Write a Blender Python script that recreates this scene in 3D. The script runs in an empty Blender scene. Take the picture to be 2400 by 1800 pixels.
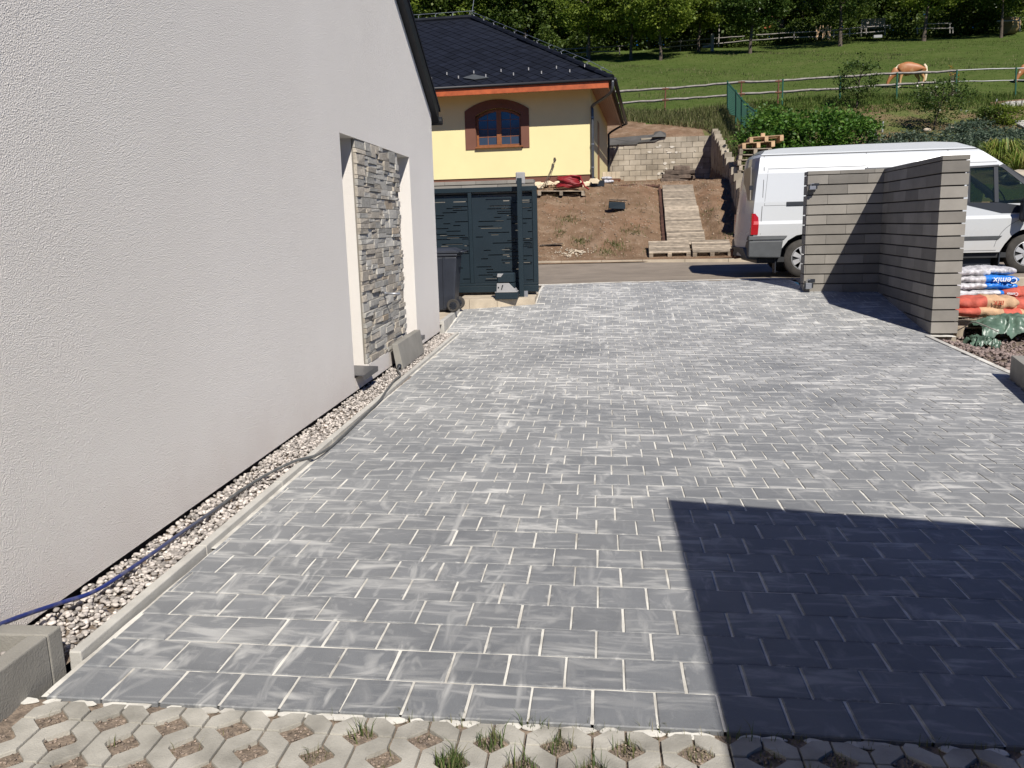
import bpy, math, random
import numpy as np
from mathutils import Vector, Matrix
R = random.Random(7); NR = np.random.RandomState(11)
PI = math.pi
SC = bpy.context.scene; COL = SC.collection

# ------------------------------------------------------------------ camera, sky, sun, exposure
F, PITCH, ROLL, CAMH, YAW = 1946.659, 0.1893173, -0.0261673, 1.512396, 0.1103721
def _basis():
    cp, sp = math.cos(PITCH), math.sin(PITCH); cy, sy = math.cos(YAW), math.sin(YAW)
    fwd = Vector((-sy*cp, cy*cp, -sp)); right = Vector((cy, sy, 0)); up = right.cross(fwd)
    cr, sr = math.cos(ROLL), math.sin(ROLL)
    return cr*right+sr*up, -sr*right+cr*up, fwd
CR, CU, CF = _basis()
CO = Vector((0, 0, CAMH))
cam = bpy.data.cameras.new("camera"); camo = bpy.data.objects.new("camera", cam); COL.objects.link(camo)
camo.matrix_world = Matrix(((CR.x, CU.x, -CF.x, 0), (CR.y, CU.y, -CF.y, 0), (CR.z, CU.z, -CF.z, CAMH), (0, 0, 0, 1)))
cam.sensor_width = 36; cam.lens = F/2400*36; cam.clip_start = 0.05; cam.clip_end = 1500
SC.camera = camo
SUN = Vector((0.836, -1.848, 2.045)).normalized()
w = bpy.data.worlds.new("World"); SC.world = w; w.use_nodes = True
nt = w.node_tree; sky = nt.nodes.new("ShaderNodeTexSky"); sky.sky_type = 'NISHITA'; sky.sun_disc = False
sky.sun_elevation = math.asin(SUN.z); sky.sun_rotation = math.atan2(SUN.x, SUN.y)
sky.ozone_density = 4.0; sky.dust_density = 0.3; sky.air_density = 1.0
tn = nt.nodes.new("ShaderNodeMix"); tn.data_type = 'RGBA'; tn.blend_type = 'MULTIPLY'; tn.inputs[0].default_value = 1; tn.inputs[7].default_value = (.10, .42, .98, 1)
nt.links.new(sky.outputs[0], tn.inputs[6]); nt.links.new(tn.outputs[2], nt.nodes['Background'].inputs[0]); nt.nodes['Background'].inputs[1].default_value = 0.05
sl = bpy.data.lights.new("sun", 'SUN'); sl.energy = 4.9; sl.angle = math.radians(0.5); sl.color = (1.0, 0.95, 0.88)
so = bpy.data.objects.new("sun", sl); COL.objects.link(so); so.rotation_euler = (-SUN).to_track_quat('-Z', 'Y').to_euler(); so.location = (10, -20, 30)
SC.view_settings.view_transform = 'Standard'; SC.view_settings.look = 'None'
SC.view_settings.exposure = 0.45; SC.view_settings.gamma = 1.0; SC.view_settings.use_curve_mapping = False
try:
    SC.cycles.max_bounces = 6; SC.cycles.transparent_max_bounces = 12; SC.cycles.use_denoising = True
except Exception: pass

def at(px, py, Y):
    """point at distance Y along the photo's sight line (design helper: real distances, real sizes)"""
    d = CF + CR*((px-1200)/F) - CU*((py-900)/F)
    return CO + d*(Y/d.y)

# ------------------------------------------------------------------ ground heights
def G(x, Y):
    z = np.interp(Y, [-20, 11.4, 12.0, 13.0, 14.0, 14.6, 15.4, 15.6], [0, 0, .062, .183, .305, .36, .403, .406])
    return float(-.0148*x*min(1, max(0, (15.5-Y)/4)) + z)
def T(x, Y):
    """terrain beyond the road"""
    yk = 20.95-.167*min(max(x, -8), 5)
    bank = np.interp(Y, [yk-1.0, yk, yk+.25, 22, 26.5, 27.2, 38.5, 38.8, 44, 50, 78, 95, 140, 400], [.52, .55, .60, .80, 2.55, 2.72, 3.30, 5.0, 6.95, 8.4, 15.7, 20, 28, 60])
    gard = np.interp(Y, [19.5, 20.4, 22.3, 26, 33, 38.5, 44, 50, 78, 95, 140, 400], [.5, .55, 1.55, 2.5, 3.85, 5.0, 6.95, 8.4, 15.7, 20, 28, 60])
    xs = 3.55+(Y-22.3)*.0775
    t = min(1, max(0, (x-xs+.02)/.12))
    return float(bank*(1-t)+gard*t)

# ------------------------------------------------------------------ mesh helpers
class MB:
    def __init__(s): s.v = []; s.f = []; s.m = []; s.r = []
    def add(s, vs, fs, m=0, r=None):
        o = len(s.v); s.v += [tuple(v) for v in vs]
        s.f += [tuple(i+o for i in f) for f in fs]; s.m += [m]*len(fs); s.r += [R.random() if r is None else r]*len(vs)
        return s
    def hexa(s, p, m=0, r=None):      # p: 4 bottom (ccw from above) + 4 top
        return s.add(p, [(3,2,1,0),(4,5,6,7),(0,1,5,4),(1,2,6,5),(2,3,7,6),(3,0,4,7)], m, r)
    def box(s, x0, x1, y0, y1, z0, z1, m=0, M=None, r=None):
        p = [(x0,y0,z0),(x1,y0,z0),(x1,y1,z0),(x0,y1,z0),(x0,y0,z1),(x1,y0,z1),(x1,y1,z1),(x0,y1,z1)]
        if M is not None: p = [M @ Vector(q) for q in p]
        return s.hexa(p, m, r)
    def cbox(s, x0, x1, y0, y1, z0, z1, c=.005, m=0, M=None, r=None):   # box with all edges chamfered
        P = []
        X = (x0, x1); Y_ = (y0, y1); Z = (z0, z1); sg = (1, -1); idx = {}
        for i in (0,1):
            for j in (0,1):
                for k in (0,1):
                    a = (X[i], Y_[j], Z[k])
                    idx[i,j,k,0] = len(P); P.append((a[0], a[1]+c*sg[j], a[2]+c*sg[k]))
                    idx[i,j,k,1] = len(P); P.append((a[0]+c*sg[i], a[1], a[2]+c*sg[k]))
                    idx[i,j,k,2] = len(P); P.append((a[0]+c*sg[i], a[1]+c*sg[j], a[2]))
        Fs = []
        D = idx
        Fs += [(D[0,0,0,0],D[0,0,1,0],D[0,1,1,0],D[0,1,0,0]), (D[1,0,0,0],D[1,1,0,0],D[1,1,1,0],D[1,0,1,0])]
        Fs += [(D[0,0,0,1],D[1,0,0,1],D[1,0,1,1],D[0,0,1,1]), (D[0,1,0,1],D[0,1,1,1],D[1,1,1,1],D[1,1,0,1])]
        Fs += [(D[0,0,0,2],D[0,1,0,2],D[1,1,0,2],D[1,0,0,2]), (D[0,0,1,2],D[1,0,1,2],D[1,1,1,2],D[0,1,1,2])]
        for j in (0,1):
            for k in (0,1): Fs.append((D[0,j,k,1],D[0,j,k,2],D[1,j,k,2],D[1,j,k,1]))
        for i in (0,1):
            for k in (0,1): Fs.append((D[i,0,k,0],D[i,0,k,2],D[i,1,k,2],D[i,1,k,0]))
        for i in (0,1):
            for j in (0,1): Fs.append((D[i,j,0,0],D[i,j,0,1],D[i,j,1,1],D[i,j,1,0]))
        for i in (0,1):
            for j in (0,1):
                for k in (0,1): Fs.append((D[i,j,k,0],D[i,j,k,1],D[i,j,k,2]))
        if M is not None: P = [M @ Vector(q) for q in P]
        return s.add(P, Fs, m, r)
    def prism(s, pts, d, m=0, M=None, r=None):     # pts: planar 3D loop, d: extrusion vector
        n = len(pts); a = [Vector(q) for q in pts]; b = [q+Vector(d) for q in a]
        P = a+b
        if M is not None: P = [M @ q for q in P]
        return s.add(P, [tuple(range(n))[::-1], tuple(range(n, 2*n))]+[(i, (i+1) % n, n+(i+1) % n, n+i) for i in range(n)], m, r)
    def tube(s, pts, rad, n=8, m=0, cap=True, r=None):
        pts = [Vector(q) for q in pts]; k = len(pts)
        rad = rad if hasattr(rad, '__len__') else [rad]*k
        P = []; t0 = (pts[1]-pts[0]).normalized()
        a = t0.orthogonal().normalized()
        for i in range(k):
            t = (pts[min(i+1, k-1)]-pts[max(i-1, 0)]).normalized()
            a = (a-t*a.dot(t)).normalized(); b = t.cross(a)
            for j in range(n):
                th = 2*PI*j/n; P.append(pts[i]+(a*math.cos(th)+b*math.sin(th))*rad[i])
        Fs = [(i*n+j, i*n+(j+1) % n, (i+1)*n+(j+1) % n, (i+1)*n+j) for i in range(k-1) for j in range(n)]
        if cap: Fs += [tuple(range(n))[::-1], tuple((k-1)*n+j for j in range(n))]
        return s.add(P, Fs, m, r)
    def lathe(s, prof, n=24, M=None, m=0, r=None):   # prof: (radius, z) pairs about z
        P = []; k = len(prof)
        for rr, z in prof:
            for j in range(n): P.append((rr*math.cos(2*PI*j/n), rr*math.sin(2*PI*j/n), z))
        Fs = [(i*n+j, i*n+(j+1) % n, (i+1)*n+(j+1) % n, (i+1)*n+j) for i in range(k-1) for j in range(n)]
        Fs += [tuple(range(n))[::-1], tuple((k-1)*n+j for j in range(n))]
        if M is not None: P = [M @ Vector(q) for q in P]
        return s.add(P, Fs, m, r)

def link(name, me, parent=None):
    o = bpy.data.objects.new(name, me); COL.objects.link(o)
    if parent is not None: o.parent = parent
    return o
def smooth_by_angle(me, on):
    me.polygons.foreach_set('use_smooth', [on]*len(me.polygons))
def build(name, mb, mats, parent=None, smooth=False, local=False, bevel=0, sub=0):
    """one mesh object; vertices are in world space unless local, the object's origin is its parent's"""
    me = bpy.data.meshes.new(name)
    v = mb.v
    if parent is not None and not local:
        inv = PM[parent.name]; v = [inv @ Vector(q) for q in v]
    me.from_pydata([tuple(q) for q in v], [], mb.f)
    if not isinstance(mats, (list, tuple)): mats = [mats]
    for q in mats: me.materials.append(q)
    me.polygons.foreach_set('material_index', mb.m)
    at_ = me.attributes.new('rnd', 'FLOAT', 'POINT'); at_.data.foreach_set('value', mb.r)
    if smooth: smooth_by_angle(me, True)
    me.update()
    o = link(name, me, parent)
    if smooth == 'auto':
        try:
            md = o.modifiers.new('e', 'EDGE_SPLIT'); md.split_angle = math.radians(38)
        except Exception: pass
    if bevel:
        md = o.modifiers.new('b', 'BEVEL'); md.width = bevel; md.segments = 2; md.limit_method = 'ANGLE'
    if sub:
        md = o.modifiers.new('s', 'SUBSURF'); md.levels = sub; md.render_levels = sub
    return o
PM = {}
def thing(name, label, cat, loc=(0,0,0), rz=0, group=None, kind=None):
    o = bpy.data.objects.new(name, None); COL.objects.link(o); o.location = loc; o.rotation_euler = (0, 0, rz)
    o.empty_display_size = .1
    PM[o.name] = (Matrix.Translation(Vector(loc)) @ Matrix.Rotation(rz, 4, 'Z')).inverted()
    if label: o['label'] = label; o['category'] = cat
    if group: o['group'] = group
    if kind: o['kind'] = kind
    return o
def tag(o, label=None, cat=None, group=None, kind=None):
    if label: o['label'] = label
    if cat: o['category'] = cat
    if group: o['group'] = group
    if kind: o['kind'] = kind
    return o
def dup(root, loc, rz=0, label=None, group=None, scale=None):
    r = root.copy(); COL.objects.link(r); r.location = loc; r.rotation_euler = (0, 0, rz)
    if scale: r.scale = (scale,)*3 if not hasattr(scale, '__len__') else scale
    if label: r['label'] = label
    if group: r['group'] = group
    for ch in [o for o in COL.objects if o.parent == root]:
        c = ch.copy(); COL.objects.link(c); c.parent = r
        for g in [o for o in COL.objects if o.parent == ch]:
            d = g.copy(); COL.objects.link(d); d.parent = c
    return r
def fast(name, V, Fc, mats, parent=None, rnd=None, smooth=False, inv=None):
    V = np.asarray(V, dtype=np.float32); Fc = np.asarray(Fc, dtype=np.int32)
    if parent is not None:
        M = np.array(PM[parent.name]); V = (V @ M[:3, :3].T + M[:3, 3]).astype(np.float32)
    me = bpy.data.meshes.new(name); n, k = Fc.shape
    me.vertices.add(len(V)); me.vertices.foreach_set('co', V.ravel())
    me.loops.add(n*k); me.loops.foreach_set('vertex_index', Fc.ravel())
    me.polygons.add(n); me.polygons.foreach_set('loop_start', np.arange(0, n*k, k, dtype=np.int32))
    try: me.polygons.foreach_set('loop_total', np.full(n, k, dtype=np.int32))
    except Exception: pass
    for q in (mats if isinstance(mats, (list, tuple)) else [mats]): me.materials.append(q)
    if rnd is not None:
        a = me.attributes.new('rnd', 'FLOAT', 'POINT'); a.data.foreach_set('value', np.asarray(rnd, dtype=np.float32))
    me.update(calc_edges=True)
    if smooth: smooth_by_angle(me, True)
    return link(name, me, parent)

# ------------------------------------------------------------------ materials
def C(*a): return (*a, 1.0)
def srgb(r, g, b):
    f = lambda c: (c/255/12.92 if c/255 <= .04045 else ((c/255+.055)/1.055)**2.4)
    return (f(r), f(g), f(b), 1.0)
class NT:
    def __init__(s, name):
        s.m = bpy.data.materials.new(name); s.m.use_nodes = True; s.t = s.m.node_tree
        s.p = s.t.nodes['Principled BSDF']; s.out = s.t.nodes['Material Output']
        s.geo = s.n('ShaderNodeNewGeometry'); s.obj = s.n('ShaderNodeObjectInfo')
    def n(s, k, **kw):
        q = s.t.nodes.new(k)
        for a, b in kw.items(): setattr(q, a, b)
        return q
    def l(s, a, b): s.t.links.new(a, b)
    def pos(s, sc=(1,1,1), rot=(0,0,0)):
        q = s.n('ShaderNodeMapping'); q.inputs['Scale'].default_value = sc; q.inputs['Rotation'].default_value = rot
        s.l(s.geo.outputs['Position'], q.inputs[0]); return q.outputs[0]
    def noise(s, scale, detail=4, rough=.55, vec=None, dist=0):
        q = s.n('ShaderNodeTexNoise'); q.inputs['Scale'].default_value = scale; q.inputs['Detail'].default_value = detail
        q.inputs['Roughness'].default_value = rough; q.inputs['Distortion'].default_value = dist
        s.l(vec if vec is not None else s.geo.outputs['Position'], q.inputs['Vector']); return q.outputs['Fac']
    def ramp(s, fac, stops):
        q = s.n('ShaderNodeValToRGB'); e = q.color_ramp.elements
        while len(e) < len(stops): e.new(.5)
        for i, (p_, c) in enumerate(stops):
            e[i].position = p_; e[i].color = c if hasattr(c, '__len__') else (c, c, c, 1)
        s.l(fac, q.inputs[0]); return q.outputs[0]
    def mix(s, fac, a, b, mode='MIX'):
        q = s.n('ShaderNodeMix', data_type='RGBA', blend_type=mode)
        for sock, v in ((q.inputs['Factor'], fac), (q.inputs['A'], a), (q.inputs['B'], b)) if False else ((q.inputs[0], fac), (q.inputs[6], a), (q.inputs[7], b)):
            if hasattr(v, 'links') or isinstance(v, bpy.types.NodeSocket): s.l(v, sock)
            else: sock.default_value = v
        return q.outputs[2]
    def math(s, op, a, b=None, c=None):
        q = s.n('ShaderNodeMath', operation=op)
        for i, v in enumerate((a, b, c)):
            if v is None: continue
            if isinstance(v, bpy.types.NodeSocket): s.l(v, q.inputs[i])
            else: q.inputs[i].default_value = v
        return q.outputs[0]
    def attr(s, name='rnd'):
        q = s.n('ShaderNodeAttribute'); q.attribute_name = name; return q.outputs['Fac']
    def bump(s, h, strength=.3, dist=.01):
        q = s.n('ShaderNodeBump'); q.inputs['Strength'].default_value = strength; q.inputs['Distance'].default_value = dist
        s.l(h, q.inputs['Height']); s.l(q.outputs[0], s.p.inputs['Normal']); return q
    def fin(s, col, rough=.7, metal=0, spec=.5):
        if isinstance(col, bpy.types.NodeSocket): s.l(col, s.p.inputs['Base Color'])
        else: s.p.inputs['Base Color'].default_value = col
        if isinstance(rough, bpy.types.NodeSocket): s.l(rough, s.p.inputs['Roughness'])
        else: s.p.inputs['Roughness'].default_value = rough
        s.p.inputs['Metallic'].default_value = metal
        s.p.inputs['Specular IOR Level'].default_value = spec
        return s.m
def mat(name, col, rough=.7, var=.12, scale=6, bump=0, bscale=60, metal=0, spec=.4, orand=0, arand=0, col2=None, bdist=.01, detail=5):
    """plain procedural material: two-tone noise, optional per-piece shade and relief"""
    t = NT(name); c = C(*col[:3])
    dark = C(*[x*(1-var) for x in col[:3]]); lite = C(*[min(1, x*(1+var)) for x in col[:3]])
    if col2: lite = C(*col2[:3])
    f = t.ramp(t.noise(scale, detail), [(.32, 0.0), (.68, 1.0)])
    k = t.mix(f, dark, lite)
    if orand or arand:
        r_ = t.math('ADD', t.math('MULTIPLY', t.obj.outputs['Random'], orand), t.math('MULTIPLY', t.attr(), arand))
        v = t.math('ADD', r_, 1-(orand+arand)/2)
        h = t.n('ShaderNodeHueSaturation'); t.l(k, h.inputs['Color']); t.l(v, h.inputs['Value']); k = h.outputs[0]
    if bump: t.bump(t.noise(bscale, 4), bump, bdist)
    return t.fin(k, rough, metal, spec)

def m_paver():
    t = NT('slate_grey_paver')
    rnd = t.math('ADD', t.math('MULTIPLY', t.obj.outputs['Random'], .55), t.math('MULTIPLY', t.attr(), .55))
    rnd = t.math('FRACT', t.math('MULTIPLY', rnd, 7.31))
    base = t.mix(rnd, C(.062, .070, .080), C(.098, .108, .120))
    mott = t.ramp(t.noise(9, 5, .6), [(.3, .0), (.7, 1.0)])
    base = t.mix(t.math('MULTIPLY', mott, .42), base, C(.155, .163, .172))
    fine = t.ramp(t.noise(420, 3, .7), [(.35, 0), (.65, 1)])
    base = t.mix(t.math('MULTIPLY', fine, .28), base, C(.19, .195, .2))
    g2_ = t.ramp(t.noise(70, 5, .75), [(.38, 0), (.66, 1)])
    base = t.mix(t.math('MULTIPLY', g2_, .35), base, C(.085, .09, .098))
    vor = t.n('ShaderNodeTexVoronoi'); vor.inputs['Scale'].default_value = 55; t.l(t.geo.outputs['Position'], vor.inputs['Vector'])
    base = t.mix(t.ramp(vor.outputs['Distance'], [(.0, .55), (.10, 0)]), base, C(.30, .30, .29))
    # swept sand: streaks that run along the sweeping direction, plus clouds; more of it further up the drive
    sx = t.noise(1.0, 5, .62, t.pos((2.6, 11, 1), (0, 0, .22)), .6)
    s2 = t.noise(1.0, 5, .6, t.pos((9, 3.4, 1), (0, 0, .8)), .9)
    cl = t.noise(.85, 4, .6)
    st = t.ramp(sx, [(.52, 0), (.66, 1)]); st2 = t.ramp(s2, [(.55, 0), (.70, 1)]); clr = t.ramp(cl, [(.32, .45), (.62, 1)])
    sep = t.n('ShaderNodeSeparateXYZ'); t.l(t.geo.outputs['Position'], sep.inputs[0])
    far = t.n('ShaderNodeMapRange'); t.l(sep.outputs['Y'], far.inputs[0])
    for i, v in zip((1,2,3,4), (2.4, 8.0, .36, 1.0)): far.inputs[i].default_value = v
    dust = t.math('MULTIPLY', t.math('MULTIPLY', t.math('MAXIMUM', st, t.math('MULTIPLY', st2, .75)), clr), far.outputs[0])
    dust = t.math('MULTIPLY', dust, t.math('ADD', .80, t.math('MULTIPLY', rnd, .40)))
    nl = t.n('ShaderNodeMapRange'); t.l(sep.outputs['X'], nl.inputs[0])
    for i, v in zip((1,2,3,4), (-.6, .3, 1.0, 0.0)): nl.inputs[i].default_value = v
    nf = t.n('ShaderNodeMapRange'); t.l(sep.outputs['Y'], nf.inputs[0])
    for i, v in zip((1,2,3,4), (3.6, 5.0, 1.0, 0.0)): nf.inputs[i].default_value = v
    s3 = t.ramp(t.noise(1.0, 3, .5, t.pos((7.5, 1.9, 1), (0, 0, -.5)), 1.6), [(.56, 0), (.70, 1)])
    s4 = t.ramp(t.noise(1.0, 3, .5, t.pos((2.2, 9, 1), (0, 0, -.75)), 1.2), [(.57, 0), (.72, 1)])
    swl = t.math('MULTIPLY', t.math('MULTIPLY', nl.outputs[0], nf.outputs[0]), t.math('MAXIMUM', s3, s4))
    dust = t.math('MAXIMUM', dust, t.math('MULTIPLY', swl, .55))
    film = t.math('MULTIPLY', t.math('MULTIPLY', clr, .36), far.outputs[0])
    dust = t.math('MINIMUM', t.math('ADD', t.math('MULTIPLY', dust, .85), film), .93)
    tc = t.n('ShaderNodeTexCoord'); so_ = t.n('ShaderNodeSeparateXYZ'); t.l(tc.outputs['Object'], so_.inputs[0])
    ax = t.math('ABSOLUTE', so_.outputs['X']); ay = t.math('ABSOLUTE', so_.outputs['Y']); e_ = t.math('MAXIMUM', ax, ay)
    inr = t.math('LESS_THAN', e_, .101)
    ef = t.n('ShaderNodeMapRange'); t.l(e_, ef.inputs[0])
    for i, v in zip((1,2,3,4), (.072, .096, 0, 1)): ef.inputs[i].default_value = v
    en = t.ramp(t.noise(16, 5, .65), [(.50, 0), (.70, 1)])
    edge = t.math('MULTIPLY', t.math('MULTIPLY', ef.outputs[0], inr), t.math('MULTIPLY', en, .5))
    dust = t.math('MAXIMUM', dust, edge)
    edge_shade = t.math('MULTIPLY', t.math('MULTIPLY', ef.outputs[0], inr), .25)  # bevel and joint shade painted as darker colour along the paver edges
    base = t.mix(edge_shade, base, C(.05, .053, .058))
    k = t.mix(dust, base, C(.57, .56, .525))
    t.bump(t.noise(190, 4, .65), .5, .0025)
    return t.fin(k, t.math('ADD', .62, t.math('MULTIPLY', dust, .2)), 0, .45)
def m_sand():
    t = NT('pale_joint_sand')
    k = t.ramp(t.noise(5, 5, .6), [(.3, C(.33, .31, .27)), (.6, C(.62, .60, .54))])
    t.bump(t.noise(300, 3), .4, .003); return t.fin(k, .95, 0, .1)
def m_stucco():
    t = NT('white_stucco')
    k = t.mix(t.ramp(t.noise(.55, 3), [(.3, 0), (.7, 1)]), C(.735, .695, .64), C(.785, .745, .69))
    sep = t.n('ShaderNodeSeparateXYZ'); t.l(t.geo.outputs['Position'], sep.inputs[0])
    dirt = t.n('ShaderNodeMapRange'); t.l(sep.outputs['Z'], dirt.inputs[0])
    for i, v in zip((1,2,3,4), (.0, .55, 1.0, 0.0)): dirt.inputs[i].default_value = v
    k = t.mix(t.math('MULTIPLY', t.math('MULTIPLY', dirt.outputs[0], t.ramp(t.noise(2.3, 5), [(.3, .2), (.7, 1)])), .5), k, C(.60, .52, .46))
    n1 = t.noise(150, 3, .6); n2 = t.n('ShaderNodeTexVoronoi'); n2.inputs['Scale'].default_value = 190; t.l(t.geo.outputs['Position'], n2.inputs['Vector'])
    h = t.math('ADD', n1, t.math('MULTIPLY', n2.outputs['Distance'], .55))
    t.bump(h, .95, .007); return t.fin(k, .93, 0, .15)
def m_leaf(name, a, b, c_, trans=.35, rough=.55):
    t = NT(name)
    k = t.ramp(t.attr(), [(0, C(*a)), (.55, C(*b)), (1, C(*c_))])
    t.fin(k, rough, 0, .35)
    tr = t.n('ShaderNodeBsdfTranslucent'); t.l(k, tr.inputs[0])
    mx = t.n('ShaderNodeMixShader'); mx.inputs[0].default_value = trans
    t.l(t.p.outputs[0], mx.inputs[1]); t.l(tr.outputs[0], mx.inputs[2]); t.l(mx.outputs[0], t.out.inputs[0])
    return t.m
def m_glass(name, tint=(.75, .85, .85), rough=.02, alpha=.55):
    t = NT(name); t.fin(C(.02, .03, .035), rough, 0, .8)
    tr = t.n('ShaderNodeBsdfTransparent'); tr.inputs[0].default_value = C(*tint)
    mx = t.n('ShaderNodeMixShader'); mx.inputs[0].default_value = alpha
    t.l(t.p.outputs[0], mx.inputs[1]); t.l(tr.outputs[0], mx.inputs[2]); t.l(mx.outputs[0], t.out.inputs[0]); return t.m
def m_field():
    t = NT('meadow_grass')
    a = t.mix(t.ramp(t.noise(.12, 5, .6), [(.3, 0), (.7, 1)]), C(.048, .076, .014), C(.066, .094, .020))
    a = t.mix(t.math('MULTIPLY', t.ramp(t.noise(1.3, 5, .7), [(.45, 0), (.75, 1)]), .55), a, C(.115, .120, .045))
    a = t.mix(t.math('MULTIPLY', t.ramp(t.noise(.35, 4, .7), [(.6, 0), (.8, 1)]), .5), a, C(.15, .13, .06))
    t.bump(t.noise(14, 4), .8, .08); return t.fin(a, .95, 0, .1)
def m_earth():
    t = NT('dry_brown_earth')
    a = t.ramp(t.noise(2.2, 7, .68), [(.28, C(.125, .078, .046)), (.5, C(.195, .128, .080)), (.72, C(.285, .205, .14))])
    a = t.mix(t.math('MULTIPLY', t.ramp(t.noise(.7, 4, .6), [(.5, 0), (.72, 1)]), .6), a, C(.24, .135, .08))
    a = t.mix(t.ramp(t.noise(26, 3, .6), [(.66, 0), (.74, .6)]), a, C(.40, .35, .28))
    t.bump(t.math('ADD', t.noise(5, 8, .7), t.math('MULTIPLY', t.noise(30, 4, .7), .4)), .9, .09); return t.fin(a, .97, 0, .1)

M = {}
M['paver'] = m_paver(); M['sand'] = m_sand(); M['stucco'] = m_stucco(); M['field'] = m_field(); M['earth'] = m_earth()
M['kerb'] = mat('concrete_kerb', (.40, .385, .345), .9, .12, 7, .3, 150, orand=.08)
M['conc'] = mat('plain_concrete', (.23, .218, .19), .9, .14, 4, .3, 140)
M['tanconc'] = mat('tan_concrete', (.42, .355, .265), .92, .14, 5, .3, 120, orand=.1)
M['asphalt'] = mat('dusty_asphalt', (.21, .175, .137), .95, .16, 1.6, .7, 120, bdist=.01)
M['asphalt_'] = None
M['pebble'] = mat('pale_pebbles', (.37, .335, .30), .75, .3, 60, arand=1.1)
M['stone_red'] = mat('brown_crushed_rock', (.215, .165, .145), .9, .25, 40, arand=.6, bump=.4, bscale=150)
M['plinth'] = mat('shaded_plinth', (.012, .012, .014), .8, .1)  # near-black colour stands in for the shade in the recess under the wall
M['darkmetal'] = mat('anthracite_metal', (.011, .021, .028), .5, .06, 3, spec=.3)
M['darkmetal2'] = mat('anthracite_panel', (.010, .019, .026), .55, .10, 2, spec=.28)
M['zinc'] = mat('galvanised_steel', (.30, .31, .33), .4, .1, 20, metal=.6)
M['silver'] = mat('silver_plastic', (.29, .285, .28), .5, .05)
M['black'] = mat('black_plastic', (.017, .02, .026), .45, .1, spec=.4)
M['binplastic'] = mat('anthracite_bin_plastic', (.026, .030, .040), .48, .14, 5, spec=.4)
M['rubber'] = mat('tyre_rubber', (.045, .041, .036), .9, .25, 12)
M['rim'] = mat('painted_steel_rim', (.45, .45, .45), .4, .08, metal=.3)
M['gateblock'] = mat('split_grey_block', (.212, .196, .170), .92, .10, 3.2, .35, 170, orand=.50, detail=6)
M['gateblock_d'] = mat('dark_joint_core', (.055, .047, .045), .95, .1)  # dark colour of the recessed core and mortar between blocks
M['cblock'] = mat('weathered_concrete_block', (.30, .255, .19), .95, .28, 1.6, .4, 110, orand=.38, col2=(.40, .35, .275), detail=7)
M['yellow'] = mat('yellow_render', (.72, .63, .33), .9, .03, 1.2, .2, 200)
M['brownrender'] = mat('brown_render', (.155, .068, .044), .9, .06, 3, .2, 160)
M['wood_red'] = mat('red_stained_wood', (.37, .085, .026), .5, .22, 5, .2, 60)
M['wood_win'] = mat('oak_brown_window', (.23, .085, .03), .45, .2, 9)
M['roof'] = mat('black_roof_slate', (.0065, .008, .013), .65, .22, 3, .15, 90, orand=.35, arand=.35, spec=.2)
M['roofdark'] = mat('black_roof_trim', (.010, .011, .014), .5, .1, spec=.4)
M['pallet'] = mat('weathered_pallet_wood', (.285, .235, .175), .9, .28, 7, .3, 80, orand=.65, arand=.2)
M['pallet_new'] = mat('fresh_pallet_wood', (.50, .33, .19), .8, .2, 7, .2, 80, orand=.4)
M['oldwood'] = mat('grey_weathered_rail', (.215, .195, .175), .9, .25, 5, .3, 60)
M['bark'] = mat('bark', (.085, .066, .05), .95, .35, 9, .8, 30, bdist=.03)
M['rust'] = mat('rusty_steel', (.13, .055, .03), .8, .3, 14)
M['green'] = mat('green_fence_coating', (.018, .085, .055), .5, .1)
M['van'] = mat('white_van_paint', (.78, .79, .79), .16, .02, .8, spec=.5)
M['vandirty'] = None
M['vanplastic'] = mat('grey_bumper_plastic', (.060, .064, .066), .6, .12, 6)
M['vanint'] = mat('dark_van_interior', (.02, .021, .022), .7, .2)
M['taillight'] = mat('red_tail_light', (.33, .008, .012), .2, .05, spec=.7)
M['lightglass'] = mat('clear_lamp_lens', (.55, .5, .48), .2, .05)
M['glass'] = m_glass('window_glass', (.45, .5, .5), .02, .12)
M['vanglass'] = m_glass('van_side_glass', (.62, .70, .64), .01, .78)
M['bag_red'] = mat('red_paper', (.42, .085, .055), .75, .25, 9, .8, 22, bdist=.01)
M['bag_tan'] = mat('kraft_paper', (.45, .285, .165), .8, .2, 9, .8, 22, bdist=.01)
M['bag_white'] = mat('white_plastic_sack', (.42, .41, .42), .35, .4, 14, .9, 18, bdist=.02)
M['bag_blue'] = mat('blue_plastic_sack', (.015, .16, .55), .35, .14, 14, .5, 24, bdist=.02)
M['ink_white'] = mat('white_print', (.75, .78, .8), .5, .02)
M['ink_red'] = mat('red_print', (.42, .08, .04), .7, .02)
M['tarp'] = mat('green_tarpaulin', (.055, .095, .065), .36, .25, 7, .6, 14, col2=(.11, .17, .125))
M['hose_red'] = mat('red_hose', (.24, .018, .022), .45, .15, 10)
M['hose_blue'] = None
M['log'] = mat('split_log', (.095, .07, .052), .95, .4, 8, .6, 40, arand=.5)
M['whitewash'] = mat('white_lime', (.50, .46, .39), .9, .1, 9)
M['membrane'] = mat('black_dimpled_membrane', (.07, .066, .06), .7, .2, 3)
M['alu'] = mat('grey_aluminium_sill', (.085, .085, .09), .4, .06, metal=.3)
M['grassblock'] = mat('pale_turf_block_concrete', (.235, .222, .19), .92, .14, 5.5, .3, 160, orand=.10, col2=(.40, .38, .33), detail=7)
M['stone_fill'] = mat('brown_fill_gravel', (.21, .165, .13), .95, .3, 60, arand=.8)
M['soil'] = mat('gravelly_soil', (.18, .14, .105), .97, .4, 45, .8, 120, bdist=.01)
M['gblade'] = m_leaf('grass_blade', (.05, .085, .02), (.085, .13, .032), (.19, .17, .08), .3)
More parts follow.
